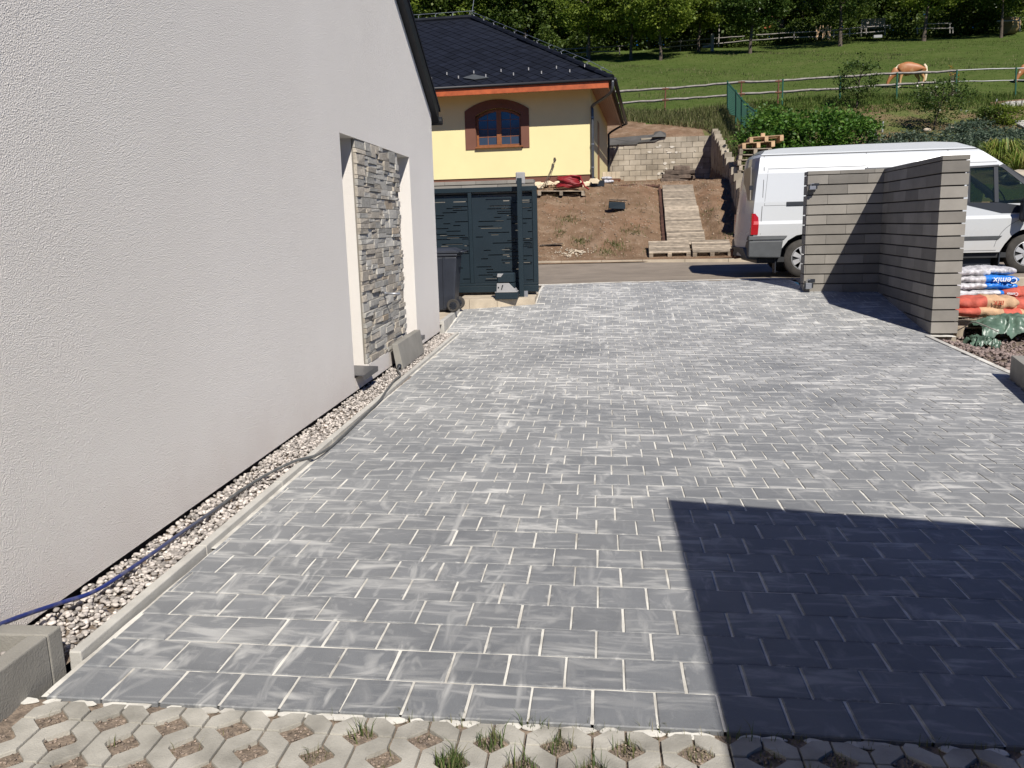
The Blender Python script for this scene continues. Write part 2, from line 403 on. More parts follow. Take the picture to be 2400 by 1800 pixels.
M['meadow'] = m_leaf('meadow_blade', (.065, .108, .016), (.085, .130, .022), (.14, .16, .04), .5, .8)
M['drygrass'] = m_leaf('dry_grass', (.085, .115, .03), (.15, .16, .055), (.26, .23, .12), .45, .8)
M['leaf_a'] = m_leaf('orchard_leaf', (.07, .115, .013), (.17, .23, .03), (.30, .35, .06), .5)
M['leaf_b'] = m_leaf('dark_forest_leaf', (.035, .065, .012), (.085, .13, .022), (.16, .20, .04), .45)
M['leaf_c'] = m_leaf('bright_hedge_leaf', (.035, .09, .012), (.075, .17, .02), (.17, .27, .04), .4)
M['leaf_d'] = m_leaf('dark_apple_leaf', (.03, .06, .012), (.065, .11, .022), (.13, .17, .045), .4, .4)
M['leaf_j'] = m_leaf('juniper_needle', (.045, .075, .045), (.085, .12, .075), (.14, .175, .115), .35)
M['leaf_l'] = m_leaf('lily_leaf', (.09, .16, .02), (.20, .27, .04), (.36, .30, .10), .35)
M['horse'] = None
# ================================================================== stones
def ico(sub):
    import bmesh
    b = bmesh.new(); bmesh.ops.create_icosphere(b, subdivisions=sub, radius=1); V = np.array([v.co[:] for v in b.verts]); Fc = np.array([[v.index for v in f.verts] for f in b.faces]); b.free(); return V, Fc
ICO1, ICO2 = ico(1), ico(2)
def stones(name, P, size, m, base=ICO1, parent=None, flat=.7, rough=.28, smooth=False):
    V0, F0 = base; n = len(P); P = np.asarray(P, float); nv = len(V0)
    s = np.asarray(size) if hasattr(size, '__len__') else np.full(n, size)
    s = s*(.6+.8*NR.rand(n))
    ax = NR.randn(n, 3); ax /= np.linalg.norm(ax, axis=1)[:, None]; ang = NR.rand(n)*PI
    K = np.zeros((n, 3, 3)); K[:,0,1] = -ax[:,2]; K[:,0,2] = ax[:,1]; K[:,1,0] = ax[:,2]; K[:,1,2] = -ax[:,0]; K[:,2,0] = -ax[:,1]; K[:,2,1] = ax[:,0]
    RM = np.eye(3)+np.sin(ang)[:,None,None]*K+(1-np.cos(ang))[:,None,None]*(K@K)
    sc = np.stack([np.ones(n), .6+.35*NR.rand(n), .45+.4*NR.rand(n)], 1)
    Vs = V0[None]*(1+rough*(NR.rand(n, nv, 1)-.5)*1.6)*sc[:, None, :]
    Vs = np.einsum('nij,nvj->nvi', RM, Vs); Vs[:, :, 2] *= flat
    Vs = Vs*s[:, None, None]+P[:, None, :]
    Fc = (F0[None]+(np.arange(n)*nv)[:, None, None]).reshape(-1, 3)
    o = fast(name, Vs.reshape(-1, 3), Fc, m, parent, np.repeat(NR.rand(n), nv), smooth); o['kind'] = 'stuff'; return o
# ================================================================== driveway of grey pavers
X0, Y0 = -.2357, 2.314
drive = thing('driveway', None, None, (0, 2.3, 0), kind='structure')
def xL(Y):
    if Y < 11.45: return -1.853-.0165*(Y-2.7)
    return -2.20 if Y < 13.3 else -1.07
def ybeam(x): return 13.06+.303*(x+2.23)
def yroad(x): return float(np.interp(x, [-1.14, .31, 2.47, 3.37], [15.40, 15.72, 15.90, 15.95]))
def xR(Y):
    if Y < 8.36: return max(3.60, 3.905-.258*(8.365-Y))
    if Y < 11.30: return 4.0+.078*(Y-8.56)
    if Y < 14.18: return 4.317+.0547*(Y-11.43)
    return 3.36
def clip(poly, a, b, c):      # keep a*x+b*y<=c
    out = []
    for i in range(len(poly)):
        p, q = poly[i], poly[(i+1) % len(poly)]
        dp, dq = a*p[0]+b*p[1]-c, a*q[0]+b*q[1]-c
        if dp <= 0: out.append(p)
        if (dp < 0 < dq) or (dq < 0 < dp):
            t = dp/(dp-dq); out.append((p[0]+(q[0]-p[0])*t, p[1]+(q[1]-p[1])*t))
    return out
def area(P): return .5*sum(P[i][0]*P[(i+1) % len(P)][1]-P[(i+1) % len(P)][0]*P[i][1] for i in range(len(P)))
def inset(P, d):
    n = len(P); out = []
    for i in range(n):
        a, b, c = Vector(P[i-1]), Vector(P[i]), Vector(P[(i+1) % n])
        u = (b-a).normalized(); v = (c-b).normalized(); n1 = Vector((-u.y, u.x)); n2 = Vector((-v.y, v.x))
        m = (n1+n2); L = max(.3, m.length_squared/2); out.append(tuple(b+m*(d/L)))
    return out
def paver_geo(mb, P, cx, cy, zf, r=None, M=None):
    """polygon P (world xy) -> chamfered paver"""
    c = .0035; Q = inset(P, c); n = len(P)
    V = [(x, y, zf(x, y)-.07) for x, y in P]+[(x, y, zf(x, y)-c) for x, y in P]+[(x, y, zf(x, y)) for x, y in Q]
    Fs = [tuple(range(2*n, 3*n))]
    for i in range(n):
        j = (i+1) % n; Fs += [(i, j, n+j, n+i), (n+i, n+j, 2*n+j, 2*n+i)]
    if M is not None: V = [M @ Vector(v) for v in V]
    mb.add(V, Fs, 0, r)
hx, hy = .0960, .0979
std = MB(); paver_geo(std, [(-hx,-hy),(hx,-hy),(hx,hy),(-hx,hy)], 0, 0, lambda x, y: 0)
std_me = bpy.data.meshes.new('paver'); std_me.from_pydata([tuple(v) for v in std.v], [], std.f); std_me.materials.append(M['paver'])
far = MB(); npav = 0
for j in range(0, 70):
    yc = Y0+(j+.5)*.2
    lo = int((xL(yc)-X0)/.2)-2; hi = int((xR(yc)-X0)/.2)+3
    for i in range(lo, hi):
        u = i+(.5 if j % 2 else 0)+.5
        xc = X0+u*.2+.012*math.sin(j*.37)+R.uniform(-.0016, .0016); y = yc+.004*math.sin(xc*1.7+j)
        P = [(xc-hx, y-hy), (xc+hx, y-hy), (xc+hx, y+hy), (xc-hx, y+hy)]
        whole = P
        l0, l1 = xL(yc-.1), xL(yc+.1)
        if yc >= 11.4 and yc < 11.5: l0 = l1 = -2.0
        if yc > 13.02 and xc < -1.0:
            if yc > 13.45: l0 = l1 = -1.07
            else:
                l0 = l1 = -2.25 ; P = clip(P, -.303, 1, 13.06+.303*2.23-.01)
        cg_ = .020 if yc < 11.4 else .008; P = clip(P, -1, (l1-l0)/.2, -(l0+cg_)+(l1-l0)/.2*(yc-.1))
        r0, r1 = xR(yc-.1), xR(yc+.1)
        if abs(r1-r0) > .065: r0 = r1 = xR(yc) if yc < 12 else max(r0, r1)
        P = clip(P, 1, -(r1-r0)/.2, r0-.008-(r1-r0)/.2*(yc-.1)) if P else P
        if yc > 14.0 and xc > 3.36: P = clip(P, 0, 1, 14.20) if P else P
        if yc > 14.9: 
            s_ = (yroad(xc+.1)-yroad(xc-.1))/.2
            P = clip(P, -s_, 1, yroad(xc)-s_*xc-.03) if P else P
        if len(P) < 3 or area(P) < .0025: continue
        full = len(P) == 4 and abs(area(P)-4*hx*hy) < 1e-5
        if npav < 299:
            sy = (G(xc, y+.1)-G(xc, y-.1))/.2; sx_ = (G(xc+.1, y)-G(xc-.1, y))/.2
            if full:
                o = link('paver', std_me, drive); o.location = (xc, y-2.3, G(xc, y)+R.uniform(-.0012, .0012)); o.rotation_euler = (math.atan(sy)+R.uniform(-.004, .004), -math.atan(sx_), R.uniform(-.006, .006))
            else:
                mb = MB(); paver_geo(mb, P, xc, y, G); build('paver', mb, M['paver'], drive)
            npav += 1
        else:
            dz = R.uniform(-.0015, .0015)
            paver_geo(far, P, xc, y, lambda a, b: G(a, b)+dz, R.random())
o = build('paver', far, M['paver'], drive); o['kind'] = 'stuff'
# joint sand: a sheet just under the paver faces
def sheet(name, xs, ys, zf, m, parent=None, keep=None, kind='structure'):
    mb = MB(); V = [(x, y, zf(x, y)) for y in ys for x in xs]; nx = len(xs)
    Fs = []
    for a in range(len(ys)-1):
        for b in range(nx-1):
            if keep is None or keep((xs[b]+xs[b+1])/2, (ys[a]+ys[a+1])/2): Fs.append((a*nx+b, a*nx+b+1, (a+1)*nx+b+1, (a+1)*nx+b))
    mb.add(V, Fs); o = build(name, mb, m, parent, smooth=True)
    if kind: o['kind'] = kind
    return o
fr = lambda a, b, n: [a+(b-a)*i/n for i in range(n+1)]
def keep_sand(x, y): return xL(min(max(y,2.3),15.3))-.02 < x < (min(xR(min(max(y-.08, 2), 15.5)), xR(min(y+.08, 15.5))) if y < 11.3 else 4.6 if y < 14.1 else 3.37) and not (x < -1.07 and y > ybeam(x)+.05) and y < yroad(x)-.02
sheet('joint_sand', fr(-2.3, 4.6, 92), fr(2.319, 15.95, 182), lambda x, y: G(x, y)-.0042+.0022*math.sin(x*37+y*11)*math.sin(y*29-x*7), M['sand'], drive, keep_sand)
# sand spilt over the front edge between drive and turf blocks
mb = MB()
for i in range(60):
    xx = X0-1.65+(i % 30)*.2+(.0 if i < 30 else .1)+R.uniform(-.03, .03); w_ = R.uniform(.015, .06)
    if xx > 2.1: continue
    P = []; n = 9
    for k in range(n):
        th = 2*PI*k/n; P.append((xx+w_*math.cos(th)*R.uniform(.8, 1.2), 2.303+.017*math.sin(th)*R.uniform(.7, 1.3)-.004, -.0148*xx-.012))
    mb.prism(P, (0, 0, .004))
build('sand_spill', mb, M['sand'], drive)['kind'] = 'stuff'

# edging kerbs of the drive
kb = thing('edging_kerb', 'long pale concrete edging kerb between pebble strip and driveway', 'kerb', (-1.9, 2.5, 0))
y = 2.55; k = 0
while y < 11.40:
    y2 = min(y+1.0, 11.44)-.004; x1, x2 = xL(y)-.003, xL(y2)-.003; z1 = .055
    mb = MB(); mb.hexa([(x1-.052, y, -.1), (x1, y, -.1), (x2, y2, -.1), (x2-.052, y2, -.1), (x1-.049, y, z1), (x1-.003, y, z1), (x2-.003, y2, z1), (x2-.049, y2, z1)])
    build('kerb_stone', mb, M['kerb'], kb, bevel=.005); y += 1.0
kb = thing('edging_kerb', 'pale sand covered edging kerb between driveway and brown crushed rock', 'kerb', (4.05, 8.5, 0))
y = 8.36
while y < 11.3:
    y2 = min(y+.99, 11.38); x1, x2 = 4.0+.078*(y-8.56)-.004, 4.0+.078*(y2-8.56)-.004
    mb = MB(); mb.hexa([(x1, y, -.2), (x1+.062, y, -.2), (x2+.062, y2, -.2), (x2, y2, -.2), (x1, y, -.052), (x1+.060, y, -.050), (x2+.060, y2, -.050), (x2, y2, -.052)])
    build('kerb_stone', mb, M['sand'] if y < 10 else M['kerb'], kb, bevel=.004); y += 1.0
# low concrete block at the right edge
t = thing('concrete_block', 'low grey concrete block at the right edge of the driveway', 'block', (3.9, 8.35, 0))
p0 = Vector((3.915, 8.365)); dr = Vector((-.17, -.66)).normalized(); pr_ = Vector((-dr.y, dr.x))
def c3(a, b, z): q = p0+dr*a+pr_*b; return (q.x, q.y, z)
mb = MB(); mb.hexa([c3(1.5, 0, -.3), c3(1.5, .40, -.3), c3(0, .40, -.3), c3(0, 0, -.3), c3(1.5, 0, .155), c3(1.5, .40, .155), c3(0, .40, .155), c3(0, 0, .155)])
build('block_body', mb, M['conc'], t, bevel=.006)

# ================================================================== turf blocks in front
turf = thing('turf_paving', None, None, (0, 1.9, 0), kind='structure')
PX, PY = .2, .21; NXh, NYh = .062, .050; g_ = .0035
def cell(xc, yc, flip):
    """hexagonal concrete cell between two grooves; diamond notches left at y=0, right at y=PY/2"""
    h = PX/4; L = -h+g_; Rr = h-g_; H = PY/2
    s_ = -1 if flip else 1
    # local outline counter-clockwise, period PY centred: left notch at y=0, right notch at the two ends
    n_ = NXh
    P = [(L, -H+.0035), (Rr-n_+.010, -H+.0035), (Rr-n_+.012, -H+.009), (Rr-.012, -H+.042), (Rr, -H+.052), (Rr, H-.052), (Rr-.012, H-.042), (Rr-n_+.012, H-.009), (Rr-n_+.010, H-.0035), (L, H-.0035),
         (L, .052), (L+.012, .042), (L+n_-.012, .007), (L+n_-.012, -.007), (L+.012, -.042), (L, -.052)]
    P = [(xc+s_*a, yc+b) for a, b in P]
    return P[::-1] if flip else P
ctop = lambda x, y: -.0148*x-.006
tb_me = {}
row_y0 = 2.312
for k in range(-21, 24):
    xc = X0+.05+k*.1
    for r_ in range(0, 5):
        yc = row_y0-r_*PY
        if xc < -1.86-.0 and yc > 2.0: continue
        fl = bool(k % 2)
        key = (fl, r_ == 0)
        if key not in tb_me:
            P = cell(0, 0, fl); mb = MB()
            if r_ == 0: P = clip(P, 0, 1, 2.300-row_y0)
            Q = P; n = len(Q)
            V = [(a, b, -.075) for a, b in Q]+[(a, b, -.004) for a, b in Q]+[(a*.985, b*.985, 0) for a, b in Q]
            Fs = [tuple(range(2*n, 3*n))]+[f for i in range(n) for f in ((i, (i+1) % n, n+(i+1) % n, n+i), (n+i, n+(i+1) % n, 2*n+(i+1) % n, 2*n+i))]
            me = bpy.data.meshes.new('turf_block'); me.from_pydata(V, [], Fs); me.materials.append(M['grassblock']); tb_me[key] = me
        o = link('turf_block', tb_me[key], turf); o.location = (xc, yc-1.9, ctop(xc, yc)+R.uniform(-.0015, .0015)); o.rotation_euler = (0, 0, R.uniform(-.004, .004))
soil = sheet('soil', fr(-2.6, 3.2, 180), fr(.7, 2.32, 60), lambda x, y: -.0148*x-.018+.006*math.sin(x*61)*math.sin(y*57)+R.uniform(-.003, .003), M['soil'], turf)
def blades(name, pts, h, w, m, parent=None, lean=.5, n3=False, cat=None):
    """pts (n,3); triangular blades"""
    n = len(pts); P = np.asarray(pts, float); th = NR.rand(n)*2*PI; hh = h*(.45+NR.rand(n)*.8); ww = w*(.6+NR.rand(n)*.8)
    d = np.stack([np.cos(th), np.sin(th), np.zeros(n)], 1); side = np.stack([-d[:,1], d[:,0], d[:,2]], 1)*ww[:,None]/2
    ln = NR.rand(n)*lean
    mid = P+d*(hh*ln*.35)[:,None]+np.array([0,0,1])*(hh*.6)[:,None]; tip = P+d*(hh*ln)[:,None]+np.array([0,0,1])*(hh*(1-.25*ln))[:,None]
    V = np.concatenate([P-side, P+side, mid+side*.7, mid-side*.7, tip]); i = np.arange(n)
    q = np.stack([i, i+n, i+2*n, i+3*n], 1); tr = np.stack([i+3*n, i+2*n, i+4*n], 1)
    Fc = np.concatenate([np.stack([q[:,0],q[:,1],q[:,2]],1), np.stack([q[:,0],q[:,2],q[:,3]],1), tr])
    r = np.tile(NR.rand(n), 5)
    o = fast(name, V, Fc, m, parent, r); o['kind'] = 'stuff'; return o
pts = []; lush = None
for k in range(-19, 24):
    for r_ in range(0, 5):
        xd = X0+k*.1; yd = row_y0-r_*PY-(PY/2 if k % 2 else 0)
        dens = R.choice([6, 14, 26, 40, 60]) if xd > -.9 else R.choice([0, 0, 1, 3])
        green_c = abs(xd+.42) < .07 and abs(yd-2.05) < .09
        if green_c: dens = 230
        if xd > .36 and False: dens = 0
        for _ in range(dens):
            a, b = R.uniform(-1, 1), R.uniform(-1, 1)
            if abs(a)+abs(b) < 1.1: pts.append((xd+a*.048, yd+b*.042, -.0148*xd-.022))
for _ in range(90): pts.append((R.uniform(-1.0, 1.6), 2.295+R.uniform(-.01, .006), -.018))
g1 = [q for q in pts if abs(q[0]+.42) < .075 and abs(q[1]-2.05) < .1]; g2 = [q for q in pts if q not in g1]
for (xd, yd, n_) in ((X0-.1, 2.207, 70), (X0+.0, 2.102, 45), (X0+.2, 2.102, 40), (X0+.3, 2.207, 30), (X0-.5, 2.207, 30), (X0+.5, 1.997, 60), (X0+.8, 2.102, 50), (X0+.1, 2.207, 40), (X0+.65, 2.29, 26), (X0+.02, 2.30, 20)):
    for _ in range(n_):
        a, b = R.uniform(-1, 1), R.uniform(-1, 1)
        if abs(a)+abs(b) < 1.2: g1.append((xd+a*.05, min(yd+b*.045, 2.30), -.0148*xd-.018))
gp_ = []
for k in range(-19, 24):
    for r_ in range(0, 4):
        xd = X0+k*.1; yd = row_y0-r_*PY-(PY/2 if k % 2 else 0)
        if yd > 2.31 or abs(xd+.42) < .07 and abs(yd-2.05) < .09: continue
        for _ in range(46):
            a, b = R.uniform(-1, 1), R.uniform(-1, 1)
            if abs(a)+abs(b) < 1.15: gp_.append((xd+a*.05, min(yd+b*.044, 2.295), -.0148*xd-.016+R.uniform(-.003, .004)))
stones('gravel', gp_, .0052, M['stone_fill'], ICO1, turf, rough=.4)
blades('grass', g1, .062, .0032, M['gblade'], turf, .7)
blades('dry_grass', g2, .042, .0022, M['drygrass'], turf, .9)

wx = lambda Y, out=0: -2.18-.0098*(Y-2.78)+out
P = []; S = []
for k in range(3000):
    y = 2.5+8.9*R.random()**1.0; xa, xb = wx(y)-.01, xL(y)-.058; x = xa+(xb-xa)*R.random()
    P.append((x, y, .030+R.uniform(-.012, .014)+.01*math.sin(y*5)*math.sin(x*20))); S.append(.0135)
near = [i for i in range(len(P)) if P[i][1] < 5.4]; farr = [i for i in range(len(P)) if P[i][1] >= 5.4]
for k in range(1900):
    y = 2.5+3.2*R.random(); xa, xb = wx(y)-.01, xL(y)-.058; P.append((xa+(xb-xa)*R.random(), y, .034+R.uniform(-.014, .012))); near.append(len(P)-1); S.append(.0125)
for k in range(2600):
    y = 5.2+6.2*R.random(); xa, xb = wx(y)-.01, xL(y)-.058; P.append((xa+(xb-xa)*R.random(), y, .034+R.uniform(-.014, .012))); farr.append(len(P)-1); S.append(.0135)
sheet('pebble_bed', fr(-2.32, -1.9, 6), fr(2.46, 11.46, 60), lambda x, y: .018, M['soil'], None, lambda x, y: True)
tag(stones('pebbles', [P[i] for i in near], [S[i] for i in near], M['pebble'], ICO2, smooth=True, rough=.12), 'strip of pale pebbles along the foot of the white wall', 'pebbles')
tag(stones('pebbles', [P[i] for i in farr], [S[i] for i in farr], M['pebble'], ICO1, smooth=True, rough=.15), 'farther pale pebbles below the stone clad niche', 'pebbles')
# crushed rock bed at the right
def bed(x, y): return -.125-.12*max(0, min(1, (x-4.2)/1.2))+.05*math.sin(x*3+y*1.3)+.02*max(0, y-11.5)
sheet('rock_bed', fr(3.3, 11, 55), fr(7.0, 16.0, 68), lambda x, y: bed(x, y)-.02+(.40-bed(x, y))*min(1, max(0, (y-14.35)/.35))*min(1, max(0, (5.4-x)/.7)), M['soil'], None, lambda x, y: x > (xR(min(max(y, 8.41), 11.2))+.03 if y < 14.2 else 3.37) and not(11.35 < y < 14.25 and x < 4.6))
P = []
for k in range(9500):
    y = R.uniform(7.2, 14.6); x = R.uniform(4.02, 8.5)
    if y < 11.35 and x < 4.0+.078*(y-8.56)+.095: continue
    if y > 11.3 and x < 4.72: continue
    if y > 11.9 and R.random() < .5: continue
    P.append((x, y, bed(x, y)+R.uniform(-.01, .02)))
tag(stones('crushed_rock', P, .024, M['stone_red'], ICO1, rough=.45, flat=.85), 'bed of reddish brown crushed rock right of the gate wall', 'crushed rock')
P = [(R.gauss(7.05, .35), R.gauss(14.15, .22), 0) for _ in range(420)]; P = [(x, y, -.05+.32*math.exp(-((x-7.05)**2+(y-14.15)**2)/.25)+R.uniform(0, .05)) for x, y, _ in P]
tag(stones('rubble_heap', P, .045, M['cblock'], ICO1, rough=.5), 'pale heap of rubble behind the stacked sacks by the road', 'rubble')

# ================================================================== planter kerb at the lower left
t = thing('light_well_frame', 'low grey concrete planter frame against the white wall', 'planter', (-2.0, 2.3, 0))
mb = MB()
mb.box(-1.965, -1.895, .4, 2.445, -.2, .172); mb.box(-2.18, -1.895, 2.447, 2.52, -.2, .172)
build('concrete_rim', mb, M['conc'], t, bevel=.006)
P = [(R.uniform(-2.6, -1.97), R.uniform(1.2, 2.39), .142+R.uniform(-.01, .012)) for _ in range(1500)]
tag(stones('pebbles', P, .0135, M['pebble'], ICO2, smooth=True, rough=.12), 'pale pebbles inside the low concrete planter frame', 'pebbles')

# ================================================================== white house with the niche
H = thing('white_house', 'white rendered house whose gable wall fills the left side', 'house', (-2.3, 6, 0))
W = lambda Y, z, out=0: (wx(Y, out), Y+.0098*out*0, z)
def wslab(mb, y0, y1, z0, z1, o0=-.42, o1=0, m=0):
    mb.hexa([W(y0, z0, o0), W(y0, z0, o1), W(y1, z0, o1), W(y1, z0, o0), W(y0, z1, o0), W(y0, z1, o1), W(y1, z1, o1), W(y1, z1, o0)], m)
A1, B1, A2, B2, ZT, ZS, YE = 7.18, 7.665, 9.36, 9.93, 2.325, .215, 11.44
zv = lambda Y: 3.965+.553*(9.68-Y) if Y > 4.2 else 3.965+.553*(9.68-8.4+Y)
mb = MB()
wslab(mb, -7, A1, .068, ZT); wslab(mb, B2, YE, .068, ZT); wslab(mb, B1, A2, .068, ZS+.02); wslab(mb, B1, A2, ZS+.02, ZT, -.42, -.045)
wslab(mb, A1, B1, .068, ZS-.03); wslab(mb, A2, B2, .068, ZS-.03)
pl = [W(-7, ZT), W(YE, ZT), W(YE, zv(YE)), W(4.2, zv(4.2)), W(-7, max(ZT+.05, zv(-7)))]
mb.prism(pl[::-1], (-.42, 0, 0))
mb.hexa([W(YE-.42, .068, -8), W(YE-.42, .068, -.421), W(YE, .068, -.421), W(YE, .068, -8), W(YE-.42, 2.95, -8), W(YE-.42, 2.95, -.421), W(YE, 2.95, -.421), W(YE, 2.95, -8)])
build('wall', mb, M['stucco'], H)
mb = MB(); wslab(mb, -7, YE-.02, -.3, .067, -.42, -.030); build('plinth', mb, M['plinth'], H)
# glazing of the two slots
for y0, y1 in ((A1, B1), (A2, B2)): mb = MB(); wslab(mb, y0, y1, ZS-.03, ZT, -.40, -.34); build('slot_window', mb, M['black'], H)
for y0, y1 in ((A1, B1), (A2, B2)):
    mb = MB()
    mb.hexa([W(y0+.002, ZS+.005, -.34), W(y0+.002, ZS-.008, .085), W(y1-.002, ZS-.008, .085), W(y1-.002, ZS+.005, -.34), W(y0+.002, ZS+.02, -.34), W(y0+.002, ZS+.002, .088), W(y1-.002, ZS+.002, .088), W(y1-.002, ZS+.02, -.34)])
    mb.hexa([W(y0+.002, ZS-.045, .085), W(y0+.002, ZS-.045, .092), W(y1-.002, ZS-.045, .092), W(y1-.002, ZS-.045, .085), W(y0+.002, ZS+.004, .085), W(y0+.002, ZS+.004, .092), W(y1-.002, ZS+.004, .092), W(y1-.002, ZS+.004, .085)])
    build('window_sill', mb, M['alu'], H)
# split-stone cladding: real stones
clad = build('stone_cladding', MB().hexa([W(B1, ZS+.02, -.044), W(B1, ZS+.02, -.02), W(A2, ZS+.02, -.02), W(A2, ZS+.02, -.044), W(B1, ZT-.002, -.044), W(B1, ZT-.002, -.02), W(A2, ZT-.002, -.02), W(A2, ZT-.002, -.044)]), mat('cladding_mortar', (.22, .20, .17), .95), H)
cm = [mat('split_stone_grey', (.32, .305, .27), .85, .22, 30, .7, 90, orand=.35), mat('split_stone_sand', (.37, .33, .27), .85, .22, 30, .7, 90, orand=.35), mat('split_stone_rust', (.33, .27, .20), .85, .3, 30, .7, 90, orand=.3), mat('split_stone_pale', (.42, .40, .355), .85, .15, 30, .6, 90, orand=.2)]
zz = ZS+.022; inv = PM[H.name]; nst = 0
while zz < ZT-.01:
    ch = min(.098, ZT-.004-zz)
    if ZT-.004-zz-ch < .03: ch = ZT-.004-zz
    yy = B1-.004
    while yy < A2-.01:
        wd = R.choice([.12, .17, .22, .27, .32]); wd = min(wd, A2+.004-yy)
        if A2-yy-wd < .04: wd = A2+.004-yy
        split = R.random() < .88 and ch > .07
        mid_ = R.choice([.35, .5, .65]); hs = [(zz, zz+ch*mid_), (zz+ch*mid_, zz+ch)] if split and nst < 285 else [(zz, zz+ch)]
        for a, b in hs:
            pr2 = R.uniform(.012, .036); mb = MB(); e = lambda: R.uniform(-.007, .007)
            mb.hexa([W(yy+.002, a+.002, -.03), W(yy+.002, a+.002, pr2-.03+e()), W(yy+wd-.002, a+.002, pr2-.03+e()), W(yy+wd-.002, a+.002, -.03),
                     W(yy+.002, b-.002, -.03), W(yy+.002, b-.002, pr2-.03+e()), W(yy+wd-.002, b-.002, pr2-.03+e()), W(yy+wd-.002, b-.002, -.03)])
            mb.v = [tuple(inv @ Vector(q)) for q in mb.v]
            o = build('cladding_stone', mb, R.choices(cm, [5, 5, .35, 5])[0], clad, local=True, bevel=.003); nst += 1
        yy += wd
    zz += ch
mb = MB(); mb.tube([W(8.40, .852, -.02), W(8.40, .845, .17)], .011, 10); mb.tube([W(8.40, .852, .01), W(8.40, .85, .02)], .022, 12)
build('water_spout', mb, M['zinc'], H, smooth=True)
# verge and roof
mb = MB()
def vp(Y, dz, out): return W(Y, zv(Y)+dz, out)
mb.prism([vp(4.2, .02, -.5), vp(11.62, .02, -.5), vp(11.62, .20, -.5), vp(4.2, .20, -.5)], (.5+.075, 0, 0))
mb.prism([vp(-7, .02, -.5), vp(4.19, .02, -.5), vp(4.19, .20, -.5), vp(-7, .20, -.5)], (.55, 0, 0))
build('verge_board', mb, M['roofdark'], H)
mb = MB(); mb.prism([vp(4.2, .205, -9), vp(11.70, .205, -9), vp(11.70, .25, -9), vp(4.2, .25, -9)], (9.085, 0, 0)); mb.prism([vp(-7, .205, -9), vp(4.19, .205, -9), vp(4.19, .25, -9), vp(-7, .25, -9)], (9.085, 0, 0))
build('roof', mb, M['roof'], H)
mb = MB(); g0 = vp(11.72, .10, 0)
mb.tube([(g0[0]-9, g0[1], g0[2]), (g0[0]+.10, g0[1], g0[2])], .055, 10); build('gutter', mb, M['roofdark'], H)

# slab leaning on the plinth
t = thing('leaning_slab', 'grey concrete slab leaning against the plinth under the stone cladding', 'slab', (-2.13, 9.0, 0))
mb = MB(); mb.hexa([(-2.16, 8.46, .05), (-2.085, 8.47, .045), (-2.09, 9.55, .055), (-2.165, 9.54, .06), (-2.20, 8.46, .315), (-2.135, 8.47, .315), (-2.13, 9.55, .33), (-2.20, 9.54, .33)])
build('slab_body', mb, M['conc'], t, bevel=.006)
# garden hose over the kerb
def m_hose():
    t = NT('dusty_blue_hose'); s = t.n('ShaderNodeSeparateXYZ'); t.l(t.geo.outputs['Position'], s.inputs[0])
    k = t.ramp(t.math('DIVIDE', s.outputs['Y'], 9.0), [(.34, C(.016, .028, .14)), (.46, C(.085, .088, .085))])
    k = t.mix(t.ramp(t.noise(18, 4), [(.5, 0), (.75, .5)]), k, C(.2, .19, .17)); return t.fin(k, .45, 0, .5)
M['hose_blue'] = m_hose()
hp = [(-2.10,2.10,.215),(-2.10,2.35,.20),(-2.12,2.50,.175),(-2.125,2.66,.14),(-2.115,2.82,.105),(-2.076,3.0,.078),(-2.068,3.319,.068),(-2.064,3.661,.066),(-2.052,4.0,.066),(-2.05,4.325,.066),(-2.02,4.637,.068),(-1.947,4.908,.074),(-1.872,5.082,.062),(-1.862,5.361,.045),(-1.872,5.718,.045),(-1.90,6.393,.045),(-1.915,6.841,.05),(-1.95,7.272,.070),(-1.998,7.734,.066),(-2.01,8.011,.066),(-2.108,8.303,.070),(-2.12,8.42,.072)]
def spline(P, k=6):
    P = [Vector(q) for q in P]; out = []
    for i in range(len(P)-1):
        a, b, c, d = P[max(i-1, 0)], P[i], P[i+1], P[min(i+2, len(P)-1)]
        for j in range(k):
            t = j/k; out.append(.5*((2*b)+(c-a)*t+(2*a-5*b+4*c-d)*t*t+(3*b-a-3*c+d)*t**3))
    return out+[P[-1]]
hose = build('garden_hose', MB().tube(spline(hp), .0092, 8), M['hose_blue'], smooth=True); tag(hose, 'dusty blue garden hose snaking along the pebble strip and kerb', 'hose')
hn = build('hose_nozzle', MB().tube([(-2.115, 8.40, .075), (-2.14, 8.52, .085), (-2.15, 8.60, .09)], [.022, .026, .016], 10), M['black'], smooth=True); hn.parent = hose

